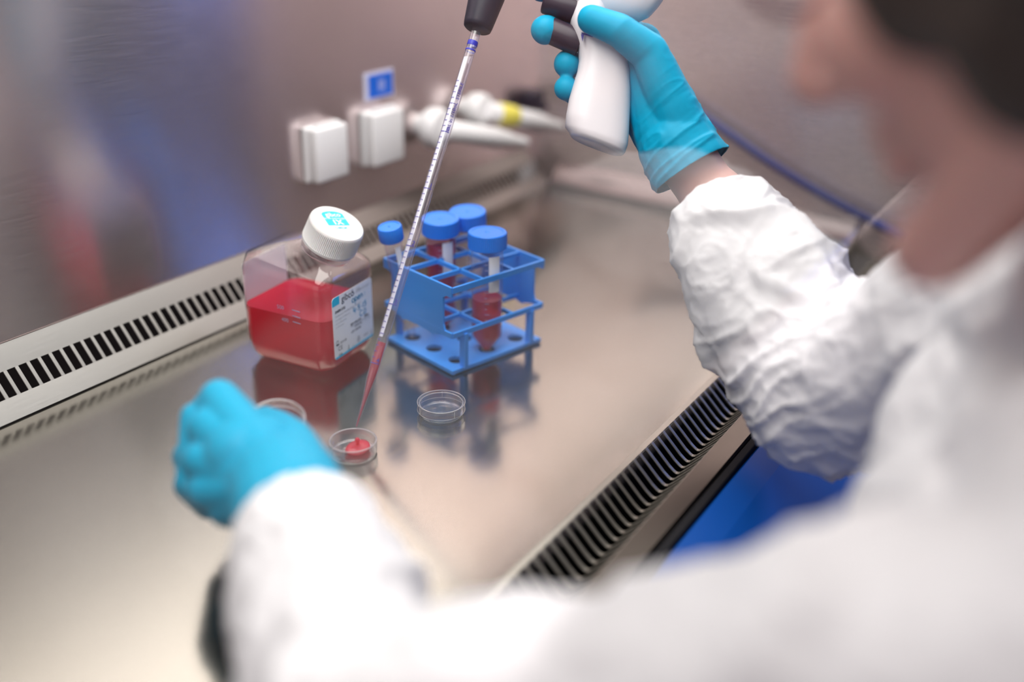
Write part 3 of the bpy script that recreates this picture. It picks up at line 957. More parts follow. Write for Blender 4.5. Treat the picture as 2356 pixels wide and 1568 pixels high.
# slim tube
b0 = cellc(2, 0, 0.0035); tp = Vector((0.642, 0.5345, 0.1185))
r = empty('centrifuge_tube', b0, 'slim empty tube with a small blue cap leaning at the rack corner', 'tube')
m = axis_mat(b0, tp - b0); L = (tp - b0).length
bm = bmesh.new(); lathe(bm, [(0.0015, 0), (0.0025, 0.001), (0.0072, 0.022), (0.0078, 0.026), (0.0081, L - 0.008)], 32, m, cap1=False)
auto_smooth(link('tube_wall', bm_mesh(bm), M['frost'], r), 60)
bm = bmesh.new(); knurl(bm, m, 0.0108, L - 0.0135, L, 64, 0.0006)
auto_smooth(link('screw_cap', bm_mesh(bm), M['capblue'], r), 30)
bm = bmesh.new()
mi = m.inverted(); cd = mi.to_3x3() @ (CAM - b0); a0 = math.atan2(cd.y, cd.x)
for z0, z1, aa, bb in ((0.060, L - 0.018, 0.1, 0.75),):
    pts = [(a0 + aa + (bb - aa) * q / 6) for q in range(7)]
    lo = [bm.verts.new(m @ Vector((0.0083 * math.cos(a), 0.0083 * math.sin(a), z0))) for a in pts]
    up = [bm.verts.new(m @ Vector((0.0083 * math.cos(a), 0.0083 * math.sin(a), z1))) for a in pts]
    for q in range(6): bm.faces.new((lo[q], lo[q + 1], up[q + 1], up[q]))
link('writing_patch', bm_mesh(bm), M['label'], r)

# ------------------------------------------------------------------ culture dishes


def dish(loc, rad, h, label, lid=False, rot=None, ribs=False, group='small culture dishes'):
    r = empty('culture_dish', loc, label, 'dish', group)
    m = Matrix.Translation(Vector(loc)) @ (rot.to_4x4() if rot is not None else Matrix())
    bm = bmesh.new()
    t = 0.0009
    lathe(bm, [(rad - 0.0012, 0.0002), (rad - 0.0003, 0.0010), (rad, 0.0030), (rad, h), (rad - t, h), (rad - t, 0.0022), (rad - t - 0.001, 0.0015)], 72, m)
    auto_smooth(link('dish_base', bm_mesh(bm), M['dishplastic'], r), 40)
    bm = bmesh.new()
    lathe(bm, [(rad - 0.0002, h - 0.0004), (rad + 0.0002, h), (rad - t / 2, h + 0.0003), (rad - t - 0.0002, h), (rad - t + 0.0002, h - 0.0005)], 72, m, False, False)
    link('rim', bm_mesh(bm), M['rimplastic'], r)
    bm = bmesh.new()
    lathe(bm, [(rad - 0.0012, 0.0002), (rad - 0.0004, 0.0006), (rad - 0.0002, 0.0013)], 72, m, False, False)
    link('foot_ring', bm_mesh(bm), M['rimplastic'], r)
    if lid:
        R = rad + 0.0014
        bm = bmesh.new()
        lathe(bm, [(R, h * 0.42), (R, h + 0.0008), (R - 0.0004, h + 0.0014), (R - 0.0022, h + 0.0014), (R - 0.0026, h + 0.0007), (0.001, h + 0.0007)], 72, m, False, True)
        l = auto_smooth(link('lid', bm_mesh(bm), M['dishplastic'], r), 40)
        bm = bmesh.new()
        for z in (h * 0.42, h + 0.0012): lathe(bm, [(R + 0.0001, z - 0.0002), (R + 0.0003, z), (R + 0.0001, z + 0.0003), (R - 0.0003, z)], 72, m, False, False)
        link('lid_rim', bm_mesh(bm), M['rimplastic'], l)
        for a in (0.6, 2.7, 4.35):
            bm = bmesh.new(); bx(bm, m @ Vector((R * math.cos(a), R * math.sin(a), h * 0.72)), (0.0005, 0.0005, h * 0.55))
            link('vent_rib', bm_mesh(bm), M['rimplastic'], l)
    return r


M['rimplastic'] = clear('dish_rim_plastic', (0.95, 0.95, 0.97), 0.45, 0.05, 3.0)
dish((0.5695, 0.4255, 0.0002), 0.0180, 0.0098, 'lidded clear dish standing alone on the steel in front of the blue rack', lid=True)
D2 = Vector((0.4825, 0.4435, 0.0002))
d2 = dish(D2, 0.0178, 0.0112, 'open clear dish holding a small red puddle under the pipette tip')
# puddle of medium as a flattened drop
bm = bmesh.new()
pc = D2 + Vector((0.0035, -0.0015, 0.0023))
prof = [(0.0085, 0.0), (0.0102, 0.0003), (0.0108, 0.0011), (0.0103, 0.0020), (0.0085, 0.0027), (0.005, 0.0031), (0.001, 0.0032)]
n = 48; rings = []
for rr, z in prof:
    rings.append([pc + Vector((rr * (1 + 0.06 * math.sin(2 * a + 0.5) + 0.04 * math.sin(3 * a)) * math.cos(a), rr * 0.86 * (1 + 0.06 * math.sin(2 * a + 0.5)) * math.sin(a), z)) for a in [2 * math.pi * k / n for k in range(n)]])
loft(bm, rings, True, True)
tag(link('medium_puddle', bm_mesh(bm), M['medium_puddle']), 'small red puddle of liquid lying in the open dish', 'liquid')
bm = bmesh.new()
dc = D2 + Vector((0.0035, -0.0012, 0.0090))
lathe(bm, [(0.0003, -0.0034), (0.0013, -0.0028), (0.0012, -0.0012), (0.0017, 0.0), (0.0019, 0.0012), (0.0014, 0.0024), (0.0005, 0.0029)], 24, Matrix.Translation(dc))
tag(link('droplet', bm_mesh(bm), M['medium_thin']), 'red droplet falling onto the puddle in the open dish', 'droplet')

# ------------------------------------------------------------------ pipette
TIP = P(820, 981, 0.762)
TOP = P(1098, 65, 0.795)
pd = (TOP - TIP); PL = pd.length; pdn = pd.normalized()
PM = axis_mat(TIP, pd, up=FWD)
pip = empty('serological_pipette', TIP, 'long thin clear graduated pipette slanting down to the open dish', 'pipette')
r0 = 0.0041
tp_prof = [(0.0009, 0.0), (0.0012, 0.002), (0.0017, 0.016), (0.0024, 0.026), (0.0036, 0.038), (r0, 0.047), (r0, PL - 0.004), (r0 * 0.92, PL), (r0 * 0.92, PL + 0.02)]
bm = bmesh.new(); lathe(bm, tp_prof, 28, PM, False, False)
link('barrel', bm_mesh(bm), M['pip'], pip)
bm = bmesh.new()
lathe(bm, [(max(0.0004, r - 0.0008), z) for r, z in tp_prof[:6]] + [(r0 - 0.0009, 0.0675)], 24, PM)
link('medium', bm_mesh(bm), M['medium_thin'], pip)
camd = PM.inverted().to_3x3() @ (CAM - TIP); A0 = math.atan2(camd.y, camd.x)
# which angular direction is image-left?
lf = PM.inverted().to_3x3() @ (-RIGHT); AL = math.atan2(lf.y, lf.x)
sgn = 1 if math.sin(AL - A0) > 0 else -1


def arcstrip(bm, m, r, a0, a1, z0, z1, n=6):
    pts = [a0 + (a1 - a0) * k / n for k in range(n + 1)]
    lo = [bm.verts.new(m @ Vector((r * math.cos(a), r * math.sin(a), z0))) for a in pts]
    up = [bm.verts.new(m @ Vector((r * math.cos(a), r * math.sin(a), z1))) for a in pts]
    for k in range(n): bm.faces.new((lo[k], lo[k + 1], up[k + 1], up[k]))


bm = bmesh.new()
bm = bmesh.new()
z = 0.050; k = 0
while z < PL - 0.045:
    major = k % 10 == 0; mid = k % 5 == 0
    w = (1.75 if major else 1.15 if mid else 0.8)
    hi = A0 + sgn * 1.3
    arcstrip(bm, PM, r0 + 0.0001, hi - sgn * w * 1.1, hi, z, z + (0.00065 if major else 0.00045))
    z += 0.00475; k += 1
link('graduation_marks', bm_mesh(bm), M['scale'], pip)
bm = bmesh.new()
arcstrip(bm, PM, r0 - 0.0004, A0 + sgn * 0.22, A0 + sgn * 1.25, 0.0715, PL - 0.026, 8)
link('white_stripe', bm_mesh(bm), M['label'], pip)  # pale strip just inside the barrel, along one side
# figures along the barrel
bm = bmesh.new()
for q in range(6):
    zz = 0.050 + 0.0475 * q
    if zz > PL - 0.06: break
    me = text_mesh(str([4, 3, 2, 1, 0, 1][q]), 0.0052, 0.00008, align='CENTER')
    a = A0 - sgn * 0.25
    fr = Matrix((Vector((-math.sin(a), math.cos(a), 0)), Vector((0, 0, 1)), Vector((math.cos(a), math.sin(a), 0)))).transposed().to_4x4()
    fr.translation = Vector((math.cos(a), math.sin(a), 0)) * (r0 + 0.0003) + Vector((0, 0, zz + 0.0012))
    me.transform(PM @ fr)
    link('figure', me, M['scale'], pip, False)
me = text_mesh('5mL in 1/10mL  STERILE', 0.0042, 0.00006)
a = A0 - sgn * 0.55
fr = Matrix((Vector((0, 0, 1)), Vector((math.sin(a), -math.cos(a), 0)), Vector((math.cos(a), math.sin(a), 0)))).transposed().to_4x4()
fr.translation = Vector((math.cos(a), math.sin(a), 0)) * (r0 + 0.0003) + Vector((0, 0, PL - 0.090))
me.transform(PM @ fr); bm.from_mesh(me); bpy.data.meshes.remove(me)
me = bpy.data.meshes.new('t'); bm.to_mesh(me); bm.free()
link('printed_text', me, M['scale'], pip, False)
bm = bmesh.new()
lathe(bm, [(r0 + 0.0001, PL - 0.0155), (r0 + 0.0002, PL - 0.0150), (r0 + 0.0002, PL - 0.0120), (r0 + 0.0001, PL - 0.0115)], 24, PM, False, False)
lathe(bm, [(r0 + 0.0001, PL - 0.0200), (r0 + 0.0002, PL - 0.0198), (r0 + 0.0002, PL - 0.0188), (r0 + 0.0001, PL - 0.0186)], 24, PM, False, False)
link('colour_band', bm_mesh(bm), M['bandblue'], pip)

# ------------------------------------------------------------------ pipette controller
GD = 0.795


def section_loft(bm, sts, pw=2.6, n=36):
    """sts: (px_center, py, half_width_m, half_thick_m, depth, tilt_deg); stacked sections in the image plane, thickness along the view"""
    rings = []
    for cx_, cy_, hw, ht, d, tl in sts:
        c = P(cx_, cy_, d)
        xr = RIGHT * math.cos(math.radians(tl)) + DOWN * math.sin(math.radians(tl))
        ring = []
        for k in range(n):
            a = 2 * math.pi * k / n
            ca, sa = math.cos(a), math.sin(a)
            ring.append(c + xr * (hw * math.copysign(abs(ca) ** (2 / pw), ca)) + FWD * (ht * math.copysign(abs(sa) ** (2 / pw), sa)))
        rings.append(ring)
    loft(bm, rings, True, True)


gun = empty('pipette_controller', P(1370, 200, GD), 'white pistol grip pipette controller with dark triggers held in the raised hand', 'pipette controller')
pm = GD / FPX
bm = bmesh.new()
hand_st = []
for lx, ly, rx, ry in ((1424, 356, 1428, 360), (1310, 303, 1438, 352), (1300, 290, 1444, 335), (1303, 262, 1447, 300), (1309, 228, 1449, 250), (1319, 195, 1450, 205), (1328, 165, 1448, 165), (1332, 140, 1440, 130), (1330, 118, 1428, 104), (1322, 95, 1415, 82), (1316, 72, 1405, 60), (1312, 52, 1400, 38), (1316, 30, 1410, 15), (1322, 5, 1440, -15), (1322, -25, 1480, -40)):
    cx_, cy_ = (lx + rx) / 2, (ly + ry) / 2
    hw = math.hypot(rx - lx, ry - ly) / 2 * pm
    tl = math.degrees(math.atan2(ry - ly, rx - lx))
    hand_st.append((cx_, cy_, max(hw, 0.003), 0.017, GD, tl))
hand_st = hand_st[1:]
h0 = hand_st[0]
bot = [(h0[0] - 3, h0[1] + 9, h0[2] * 0.84, 0.0115, GD, h0[5]), (h0[0] - 2, h0[1] + 7, h0[2] * 0.91, 0.0138, GD, h0[5]), (h0[0] - 1, h0[1] + 4, h0[2] * 0.965, 0.0156, GD, h0[5])]
section_loft(bm, bot + hand_st)
auto_smooth(link('grip', bm_mesh(bm), M['gun'], gun), 50)
# upper body above and behind the thumb
bm = bmesh.new()
section_loft(bm, [(1130, -165, 0.006, 0.010, GD, -78), (1145, -160, 0.014, 0.014, GD, -78), (1200, -150, 0.020, 0.018, GD, -75), (1290, -120, 0.030, 0.020, GD, -72), (1370, -70, 0.036, 0.022, GD, -65), (1430, -35, 0.034, 0.022, GD, -60), (1475, -10, 0.027, 0.019, GD, -55), (1498, 12, 0.017, 0.014, GD, -50), (1508, 20, 0.009, 0.009, GD, -48)], 2.3)
auto_smooth(link('motor_housing', bm_mesh(bm), M['gun'], gun), 50)
bm = bmesh.new()
ND = axis_mat(TOP - pdn * 0.001, pd)
lathe(bm, [(0.0100, 0.0), (0.0112, 0.001), (0.0118, 0.004), (0.0150, 0.035), (0.0165, 0.060), (0.0165, 0.075)], 36, ND)
auto_smooth(link('nozzle', bm_mesh(bm), M['darkrubber'], gun), 50)
for (ax_, ay_, bx_, by_, r_) in ((1335, 100, 1262, 68, 0.0105), (1330, 25, 1252, -2, 0.0110)):
    bm = bmesh.new()
    a, b = P(ax_, ay_, GD), P(bx_, by_, GD)
    L = (b - a).length
    lathe(bm, [(r_, 0), (r_, L - 0.002), (r_ * 0.93, L - 0.0006), (r_ * 0.8, L)], 32, axis_mat(a, b - a))
    auto_smooth(link('trigger', bm_mesh(bm), M['trigger'], gun), 50)
# arrow mark and seam
bm = bmesh.new()
A, B_, C_ = P(1337, 78, GD - 0.0183), P(1344, 79, GD - 0.0183), P(1340, 95, GD - 0.0183)
off = FWD * 0.0015
def tri(bm, pts):
    a = [bm.verts.new(p) for p in pts]; b = [bm.verts.new(p + off) for p in pts]
    bm.faces.new(a); bm.faces.new(b[::-1]); n = len(pts)
    for k in range(n): bm.faces.new((a[k], b[k], b[(k + 1) % n], a[(k + 1) % n]))
tri(bm, [A, B_, C_])
D_ = GD - 0.0183
tri(bm, [P(1338, 74, D_), P(1364, 83, D_), P(1364, 84.5, D_), P(1338, 76, D_)])
link('arrow_mark', bm_mesh(bm), M['scale'], gun, False)

# ------------------------------------------------------------------ the person
person = empty('person', (0.42, -0.15, -0.35), 'person in a white lab coverall and blue gloves leaning in from the right', 'person')


def chain(bm, pts, scale=1.0, dr=0.0):
    for (a, ra), (b, rb) in zip(pts, pts[1:]):
        capsule(bm, a, ra * scale + dr, b, rb * scale + dr)


# --- right hand: gripping the controller
mm = 0.001
RH = dict(
    wrist=[(P(1640, 455, 0.790), 27 * mm), (P(1583, 372, 0.792), 29 * mm)],
    index=[(P(1480, 95, 0.826), 11 * mm), (P(1385, 20, 0.835), 9.5 * mm), (P(1300, -20, 0.825), 8.5 * mm), (P(1245, -22, 0.800), 8.2 * mm)],
    middle=[(P(1468, 140, 0.832), 11.5 * mm), (P(1372, 82, 0.838), 9.8 * mm), (P(1290, 64, 0.824), 9.8 * mm), (P(1254, 69, 0.794), 10.8 * mm)],
    ring=[(P(1460, 185, 0.834), 11 * mm), (P(1385, 158, 0.838), 9.8 * mm), (P(1318, 148, 0.828), 9.2 * mm), (P(1305, 147, 0.804), 10.2 * mm)],
    pinky=[(P(1460, 232, 0.828), 10 * mm), (P(1395, 226, 0.832), 9 * mm), (P(1322, 212, 0.822), 8.4 * mm), (P(1302, 203, 0.804), 9.0 * mm)],
    thumb=[(P(1578, 322, 0.786), 20 * mm), (P(1495, 122, 0.774), 14 * mm), (P(1425, 70, 0.766), 12 * mm), (P(1361, 45, 0.770), 10.4 * mm)],
)


def right_hand(bm, dr=0.0):
    w1 = RH['wrist'][1]
    capsule(bm, RH['wrist'][0][0], RH['wrist'][0][1] * 0.9 + dr, w1[0], w1[1] * 0.86 + dr)
    for f in ('index', 'middle', 'ring', 'pinky'):
        capsule(bm, P(1588, 355, 0.800), 0.017 + dr, RH[f][0][0], RH[f][0][1] + 0.003 + dr)
        chain(bm, RH[f], dr=dr)
    chain(bm, RH['thumb'], dr=dr)
    capsule(bm, P(1590, 345, 0.788), 0.021 + dr, P(1512, 150, 0.790), 0.014 + dr)
    capsule(bm, P(1565, 360, 0.796), 0.022 + dr, P(1475, 205, 0.806), 0.014 + dr)
    capsule(bm, P(1545, 370, 0.800), 0.019 + dr, P(1472, 270, 0.812), 0.013 + dr)
    capsule(bm, P(1478, 150, 0.798), 0.015 + dr, P(1535, 320, 0.792), 0.022 + dr)
    capsule(bm, P(1470, 215, 0.802), 0.013 + dr, P(1530, 340, 0.794), 0.020 + dr)
    capsule(bm, P(1318, 215, 0.812), 0.0075 + dr, P(1335, 232, 0.818), 0.0075 + dr)


# --- left hand: loose fist above the steel
LH = dict(
    index=[(P(505, 918, 0.605), 10.5 * mm), (P(478, 940, 0.640), 10 * mm), (P(520, 985, 0.665), 9 * mm), (P(575, 975, 0.668), 8.2 * mm)],
    middle=[(P(482, 985, 0.592), 11 * mm), (P(455, 1000, 0.628), 10 * mm), (P(500, 1050, 0.655), 9 * mm), (P(560, 1050, 0.655), 8.2 * mm)],
    ring=[(P(470, 1060, 0.582), 10.5 * mm), (P(438, 1050, 0.612), 10 * mm), (P(480, 1100, 0.640), 9 * mm), (P(540, 1110, 0.640), 8 * mm)],
    pinky=[(P(482, 1128, 0.575), 10 * mm), (P(440, 1115, 0.600), 9.5 * mm), (P(480, 1160, 0.622), 8.5 * mm), (P(540, 1160, 0.620), 7.8 * mm)],
    thumb=[(P(690, 1052, 0.572), 14 * mm), (P(674, 1008, 0.600), 11 * mm), (P(640, 980, 0.632), 9.5 * mm), (P(610, 965, 0.652), 8.2 * mm)],
)
LW = P(668, 1140, 0.548)


def left_hand(bm, dr=0.0):
    capsule(bm, P(700, 1190, 0.530), 0.026 + dr, LW, 0.026 + dr)
    for f in ('index', 'middle', 'ring', 'pinky'):
        capsule(bm, P(650, 1115, 0.556), 0.019 + dr, LH[f][0][0], LH[f][0][1] + 0.001 + dr)
        chain(bm, LH[f], dr=dr)
    capsule(bm, P(665, 1110, 0.556), 0.021 + dr, LH['thumb'][0][0], LH['thumb'][0][1] + dr)
    chain(bm, LH['thumb'], dr=dr)
    capsule(bm, P(640, 1130, 0.556), 0.020 + dr, P(530, 1160, 0.575), 0.013 + dr)
    for a_, b_, r_ in (((450, 960), (440, 1110), 0.0085), ((490, 930), (470, 1110), 0.0095)):
        capsule(bm, P(*a_, 0.605), r_ + dr, P(*b_, 0.592), r_ + dr)
    capsule(bm, P(560, 1050, 0.578), 0.022 + dr, P(600, 1040, 0.585), 0.022 + dr)


# --- joints of the arms and trunk
RSH, REL, RWR = Vector((0.590, 0.010, 0.205)), P(1868, 905, 0.705), P(1640, 455, 0.790)
LSH, LEL, LWR = Vector((0.300, -0.045, 0.190)), P(880, 1760, 0.375), P(690, 1190, 0.535)

# head frame
th = math.radians(29); yaw = math.radians(16)
f0 = Vector((math.sin(yaw), math.cos(yaw), 0))
HF = f0 * math.cos(th) - Z * math.sin(th); HU = f0 * math.sin(th) + Z * math.cos(th); HX = HF.cross(HU)
NOSE = P(1858, 214, 0.400)
HO = NOSE - HF * 0.118 + HU * 0.034
HM = Matrix((HX, HF, HU)).transposed().to_4x4(); HM.translation = HO
def H(x, y, z): return HM @ Vector((x, y, z))
hr = HM.to_3x3()

bm = bmesh.new()
ellipsoid(bm, H(0, -0.015, 0.035), (0.075, 0.095, 0.085), hr)
ellipsoid(bm, H(0, 0.028, -0.025), (0.060, 0.062, 0.082), hr)
for s in (-1, 1):
    capsule(bm, H(0.012 * s, 0.078, -0.104), 0.015, H(0.050 * s, 0.000, -0.062), 0.018)
    capsule(bm, H(0.050 * s, 0.000, -0.062), 0.018, H(0.058 * s, -0.012, -0.010), 0.018)
    capsule(bm, H(0.020 * s, 0.080, 0.024), 0.010, H(0.046 * s, 0.070, 0.024), 0.009)
    ellipsoid(bm, H(0.040 * s, 0.056, -0.030), (0.024, 0.026, 0.026), hr)
    ellipsoid(bm, H(0.012 * s, 0.097, -0.037), (0.008, 0.010, 0.007), hr)
    ellipsoid(bm, H(0.031 * s, 0.073, 0.006), (0.014, 0.013, 0.010), hr)
    ellipsoid(bm, H(0.077 * s, -0.014, -0.004), (0.007, 0.018, 0.032), hr)
    ellipsoid(bm, H(0.080 * s, -0.020, 0.010), (0.006, 0.014, 0.018), hr)
    capsule(bm, H(0, 0.088, -0.060), 0.009, H(0.020 * s, 0.079, -0.060), 0.006)
    capsule(bm, H(0, 0.086, -0.073), 0.009, H(0.017 * s, 0.078, -0.072), 0.006)
capsule(bm, H(0, 0.088, 0.012), 0.0095, H(0, 0.111, -0.030), 0.0120)
capsule(bm, H(-0.006, 0.082, -0.106), 0.016, H(0.006, 0.082, -0.106), 0.016)
NB_ = Vector((0.415, -0.055, 0.235))
capsule(bm, H(0, -0.025, -0.050), 0.056, NB_, 0.058)
# trunk and arms under the clothes
capsule(bm, NB_, 0.055, Vector((0.42, -0.10, 0.10)), 0.085)
capsule(bm, Vector((0.42, -0.10, 0.10)), 0.095, Vector((0.43, -0.16, -0.25)), 0.11)
capsule(bm, NB_ - Z * 0.03, 0.05, RSH - Z * 0.015, 0.040); capsule(bm, NB_ - Z * 0.03, 0.05, LSH - Z * 0.015, 0.040)
capsule(bm, RSH, 0.040, REL, 0.034); capsule(bm, REL, 0.034, RWR, 0.0265)
capsule(bm, LSH, 0.040, LEL, 0.034); capsule(bm, LEL, 0.034, LWR, 0.0225)
right_hand(bm, -0.0012); left_hand(bm, -0.0012)
me = remeshed(bm, 0.0024, 3)
body = link('body', me, M['skin'], person)

# gloves: hand shape plus cuff, wrinkled near the wrist
def glove(fn, wr0, wr1, r0_, r1_, label):
    bm = bmesh.new()
    fn(bm, 0.0008)
    capsule(bm, wr0, r0_, wr1, r1_)
    me = remeshed(bm, 0.0013, 5)
    co, no = get_co(me)
    ax_ = np.array((wr0 - wr1).normalized())
    t = (co - np.array(wr0)) @ ax_       # beyond the cuff end when > 0
    s = (co - np.array(wr0)) @ ax_ * -1
    cw = np.clip(1 - (s - 0.01) / 0.07, 0.12, 1)
    # rings squeezed together along the wrist, running across it
    a = np.array(RIGHT); b = np.array(DOWN)
    q = np.stack([co @ a * 30 + s * 20, s * 150 + co @ b * 25, co @ np.array(FWD) * 40], 1)
    w = ridged(q + 3.1) ** 3 * 0.0016 + vnoise(q * 0.45) * 0.0012
    co = co + no * (w * cw)[:, None]
    set_co(me, co)
    # cut the cuff end off flat
    bm = bmesh.new(); bm.from_mesh(me)
    nrm = (wr0 - wr1).normalized()
    bmesh.ops.bisect_plane(bm, geom=bm.verts[:] + bm.edges[:] + bm.faces[:], plane_co=wr0, plane_no=nrm, clear_outer=True)
    me2 = bpy.data.meshes.new('g'); bm.to_mesh(me2); bm.free()
    o = link('glove', me2, M['nitrile'], person)
    md = o.modifiers.new('t', 'SOLIDIFY'); md.thickness = 0.0006; md.offset = -1
    o['label'] = label
    return o


glove(right_hand, P(1592, 392, 0.790), P(1560, 340, 0.792), 0.0335, 0.0315, 'bright blue glove closed round the controller')
glove(left_hand, P(702, 1262, 0.510), P(655, 1125, 0.552), 0.032, 0.0315, 'bright blue glove closed into a loose fist')

# coverall
bm = bmesh.new()
CUF = P(1655, 505, 0.780)
capsule(bm, RSH, 0.062, REL, 0.052)
capsule(bm, REL, 0.054, CUF.lerp(REL, 0.30), 0.050)
capsule(bm, CUF.lerp(REL, 0.30), 0.050, CUF - (REL - CUF).normalized() * 0.03, 0.038)
LCUF = P(697, 1232, 0.525)
LMID = P(742, 1390, 0.465)
capsule(bm, LSH, 0.060, LEL, 0.046)
capsule(bm, LEL, 0.044, LMID, 0.043)
capsule(bm, LSH, 0.060, Vector((0.410, 0.022, 0.137)), 0.056)
capsule(bm, LMID, 0.043, LCUF, 0.0365)
capsule(bm, LCUF, 0.037, LCUF + (LCUF - LMID).normalized() * 0.03, 0.034)
capsule(bm, RSH, 0.066, LSH, 0.066)
capsule(bm, Vector((0.48, -0.02, 0.14)), 0.10, Vector((0.36, -0.06, 0.10)), 0.10)
capsule(bm, Vector((0.44, -0.07, 0.10)), 0.125, Vector((0.43, -0.15, -0.30)), 0.14)
capsule(bm, Vector((0.43, -0.05, 0.19)), 0.072, NB_ + Vector((0.01, 0.01, -0.01)), 0.066)
me = remeshed(bm, 0.0026, 10)
co, no = get_co(me)
tR, dR = seg_coord(co, REL, CUF); tR2, dR2 = seg_coord(co, RSH, REL)
tL, dL = seg_coord(co, LEL, LCUF)
def folds(q, amp): return amp * (ridged(q) ** 2 * np.sign(ridged(q)))
fr_ = np.array((CUF - REL).normalized()); f2 = np.array(RIGHT); f3 = np.array(FWD)
n1 = vnoise(co * 22 + 1.7); n2_ = vnoise(co * 45 + 9.2)
q = np.stack([co @ fr_ * 38 + n1 * 1.3, co @ f2 * 16 + n2_ * 0.6, co @ f3 * 16], 1)
def crease(q, amp, pw): return amp * np.clip(ridged(q), 0, 1) ** pw
big = vnoise(q * 0.55) * 0.0038 + crease(q * 0.6, 0.0026, 3)
A_, B2 = np.array(RIGHT), np.array(DOWN)
small = 0
for k, (aa, fx, fy, am) in enumerate(((0.5, 60, 15, 0.0019), (-0.7, 75, 18, 0.0016), (1.4, 95, 26, 0.0012), (0.1, 120, 30, 0.0009), (2.2, 60, 20, 0.0013))):
    u_ = co @ (A_ * math.cos(aa) + B2 * math.sin(aa)); v_ = co @ (B2 * math.cos(aa) - A_ * math.sin(aa))
    small = small + crease(np.stack([u_ * fx + n1 * 1.6 + k * 7, v_ * fy + n2_ * 0.5, co @ f3 * fy], 1), am, 5)
elbow = np.exp(-((co - np.array(REL.lerp(CUF, 0.15))) ** 2).sum(1) / 0.075 ** 2)
# diagonal gathers near the inner elbow
qd = np.stack([(co @ (f2 + np.array(DOWN)) / 1.41) * 95 + n1 * 1.5, (co @ (f2 - np.array(DOWN)) / 1.41) * 18, co @ f3 * 20], 1)
gath = (crease(qd, 0.0062, 2) - 0.0015) * elbow
disp = big + small * 0.7 + gath
trunk = np.clip(1 - np.minimum(dR, np.minimum(dR2, dL)) * -1 / 0.02 - 2.6, 0, 1)
disp += vnoise(co * 14) * 0.003 + (vnoise(co * np.array([9, 9, 5]) + 4.4) * 0.012 + crease(co * np.array([14, 10, 5]) + n1[:, None] * 0.8, 0.009, 2)) * trunk
co = co + no * disp[:, None]
set_co(me, co)
bm = bmesh.new(); bm.from_mesh(me)
for pc_, nn in ((CUF, (CUF - REL).normalized()), (LCUF, (LCUF - LMID).normalized())):
    # open the cuffs: cut only near the wrists
    gs = [v for v in bm.verts if (v.co - pc_).length < 0.075]
    vs = set(gs)
    es = [e for e in bm.edges if e.verts[0] in vs and e.verts[1] in vs]
    fs = [f for f in bm.faces if all(v in vs for v in f.verts)]
    nn2 = nn if pc_ is LCUF else (nn + RIGHT * 0.10 - DOWN * -0.25).normalized()
    bmesh.ops.bisect_plane(bm, geom=gs + es + fs, plane_co=pc_, plane_no=nn2, clear_outer=True)
# neck opening
gs = [v for v in bm.verts if (v.co - (NB_ + Z * 0.05)).length < 0.085]; vs = set(gs)
es = [e for e in bm.edges if e.verts[0] in vs and e.verts[1] in vs]; fs = [f for f in bm.faces if all(v in vs for v in f.verts)]
bmesh.ops.bisect_plane(bm, geom=gs + es + fs, plane_co=NB_ + Vector((0, 0, 0.028)), plane_no=Vector((0, 0.35, 1)).normalized(), clear_outer=True)
me2 = bpy.data.meshes.new('coat'); bm.to_mesh(me2); bm.free()
coat = link('coverall', me2, M['tyvek'], person)
md = coat.modifiers.new('t', 'SOLIDIFY'); md.thickness = 0.0008; md.offset = -1
coat['label'] = 'creased white coverall with loose sleeves'

# collar
bm = bmesh.new()
n = 64; rings = []
for k, (rr, dz) in enumerate(((0.070, -0.020), (0.073, 0.005), (0.070, 0.026), (0.067, 0.030), (0.064, 0.020), (0.062, -0.015))):
    rings.append([NB_ + Vector((0.008, 0.012, 0)) + Vector((rr * math.cos(a), rr * math.sin(a) * 1.05, dz + 0.010 * math.sin(a) + 0.003 * math.sin(5 * a))) for a in [2 * math.pi * j / n for j in range(n)]])
loft(bm, rings, False, False)
link('collar', bm_mesh(bm), M['tyvek'], coat)

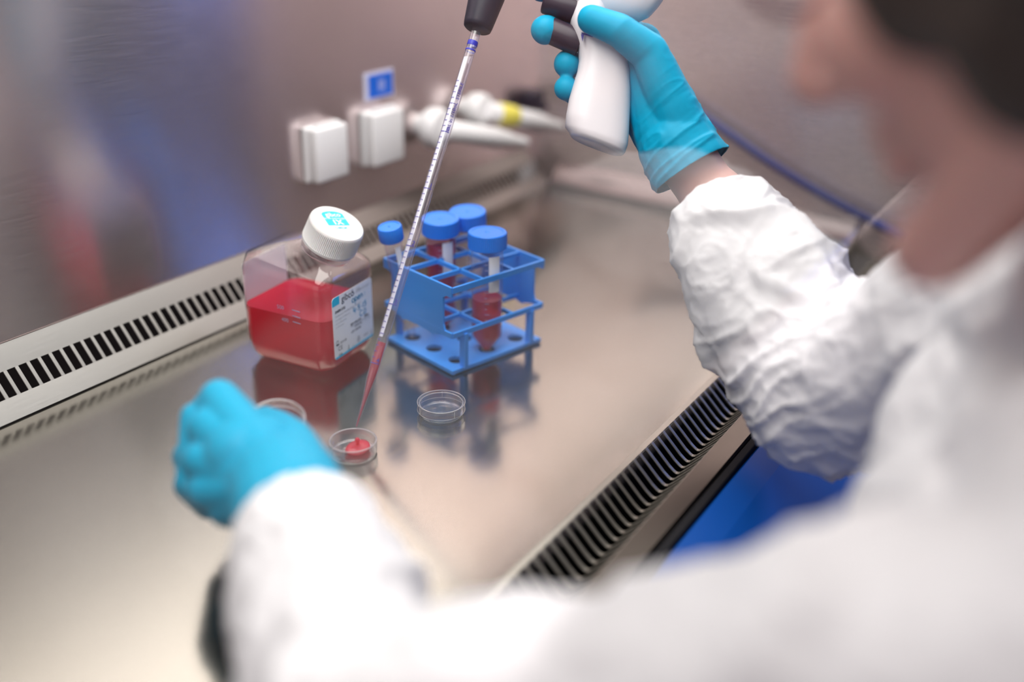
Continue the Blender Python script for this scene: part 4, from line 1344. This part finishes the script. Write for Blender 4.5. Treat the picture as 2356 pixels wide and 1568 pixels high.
# hair: cap of short hair over the skull, behind the ear and down the nape
bm = bmesh.new()
ellipsoid(bm, H(0, -0.028, 0.048), (0.083, 0.098, 0.088), hr)
ellipsoid(bm, H(0, -0.060, 0.000), (0.072, 0.058, 0.075), hr)
ellipsoid(bm, H(0, 0.020, 0.085), (0.066, 0.062, 0.042), hr)
for s in (-1, 1):
    ellipsoid(bm, H(0.070 * s, 0.004, 0.030), (0.016, 0.034, 0.045), hr)
    ellipsoid(bm, H(0.072 * s, -0.026, -0.010), (0.017, 0.036, 0.058), hr)
    ellipsoid(bm, H(0.066 * s, 0.010, -0.008), (0.013, 0.022, 0.036), hr)
    ellipsoid(bm, H(0.060 * s, 0.020, -0.010), (0.015, 0.034, 0.042), hr)
    ellipsoid(bm, H(0.064 * s, 0.000, -0.036), (0.016, 0.032, 0.046), hr)
me = remeshed(bm, 0.003, 3)
co, no = get_co(me)
co = co + no * (ridged(co * np.array([90, 60, 40])) * 0.0016 + vnoise(co * 30) * 0.002)[:, None]
set_co(me, co)
link('hair', me, M['hair'], person)
# spectacles
sp = None
bm = bmesh.new()
for s in (-1, 1):
    pts = [H(0.033 * s + 0.026 * math.cos(a), 0.098 - 0.004 * abs(math.cos(a)), 0.010 + 0.018 * math.sin(a)) for a in [2 * math.pi * k / 28 for k in range(29)]]
    tube(bm, pts, 0.0022, 8, False)
    tube(bm, spline([H(0.058 * s, 0.094, 0.016), H(0.076 * s, 0.070, 0.018), H(0.080 * s, 0.010, 0.012), H(0.081 * s, -0.018, 0.004)], 6), 0.0024, 8)
tube(bm, spline([H(-0.010, 0.098, 0.012), H(0, 0.104, 0.015), H(0.010, 0.098, 0.012)], 5), 0.0022, 8)
sm_ = bm_mesh(bm); sm_.transform(Matrix.Translation(-HU * 0.001 - HF * 0.004))
g = link('spectacles', sm_, M['maroon'], person); g['label'] = 'dark red spectacle frame'

# lid of the open dish, held between thumb and finger of the lower hand
rot = (Matrix.Rotation(math.radians(12), 3, 'X') @ Matrix.Rotation(math.radians(-8), 3, 'Y'))
lc = P(638, 962, 0.690)
r = empty('dish_lid', lc, 'clear round dish lid held behind the lower blue glove', 'dish lid')
m = Matrix.Translation(lc) @ rot.to_4x4()
bm = bmesh.new(); R = 0.0190
lathe(bm, [(R, -0.006), (R, 0.0), (R - 0.0006, 0.0008), (R - 0.003, 0.0008), (R - 0.0035, 0.0), (0.001, 0.0)], 64, m, False, True)
auto_smooth(link('lid_disc', bm_mesh(bm), M['dishplastic'], r), 40)
bm = bmesh.new()
for z_ in (-0.006, 0.0006): lathe(bm, [(R + 0.0001, z_ - 0.0003), (R + 0.0004, z_), (R + 0.0001, z_ + 0.0004), (R - 0.0004, z_)], 64, m, False, False)
link('lid_rim', bm_mesh(bm), M['rimplastic'], r)
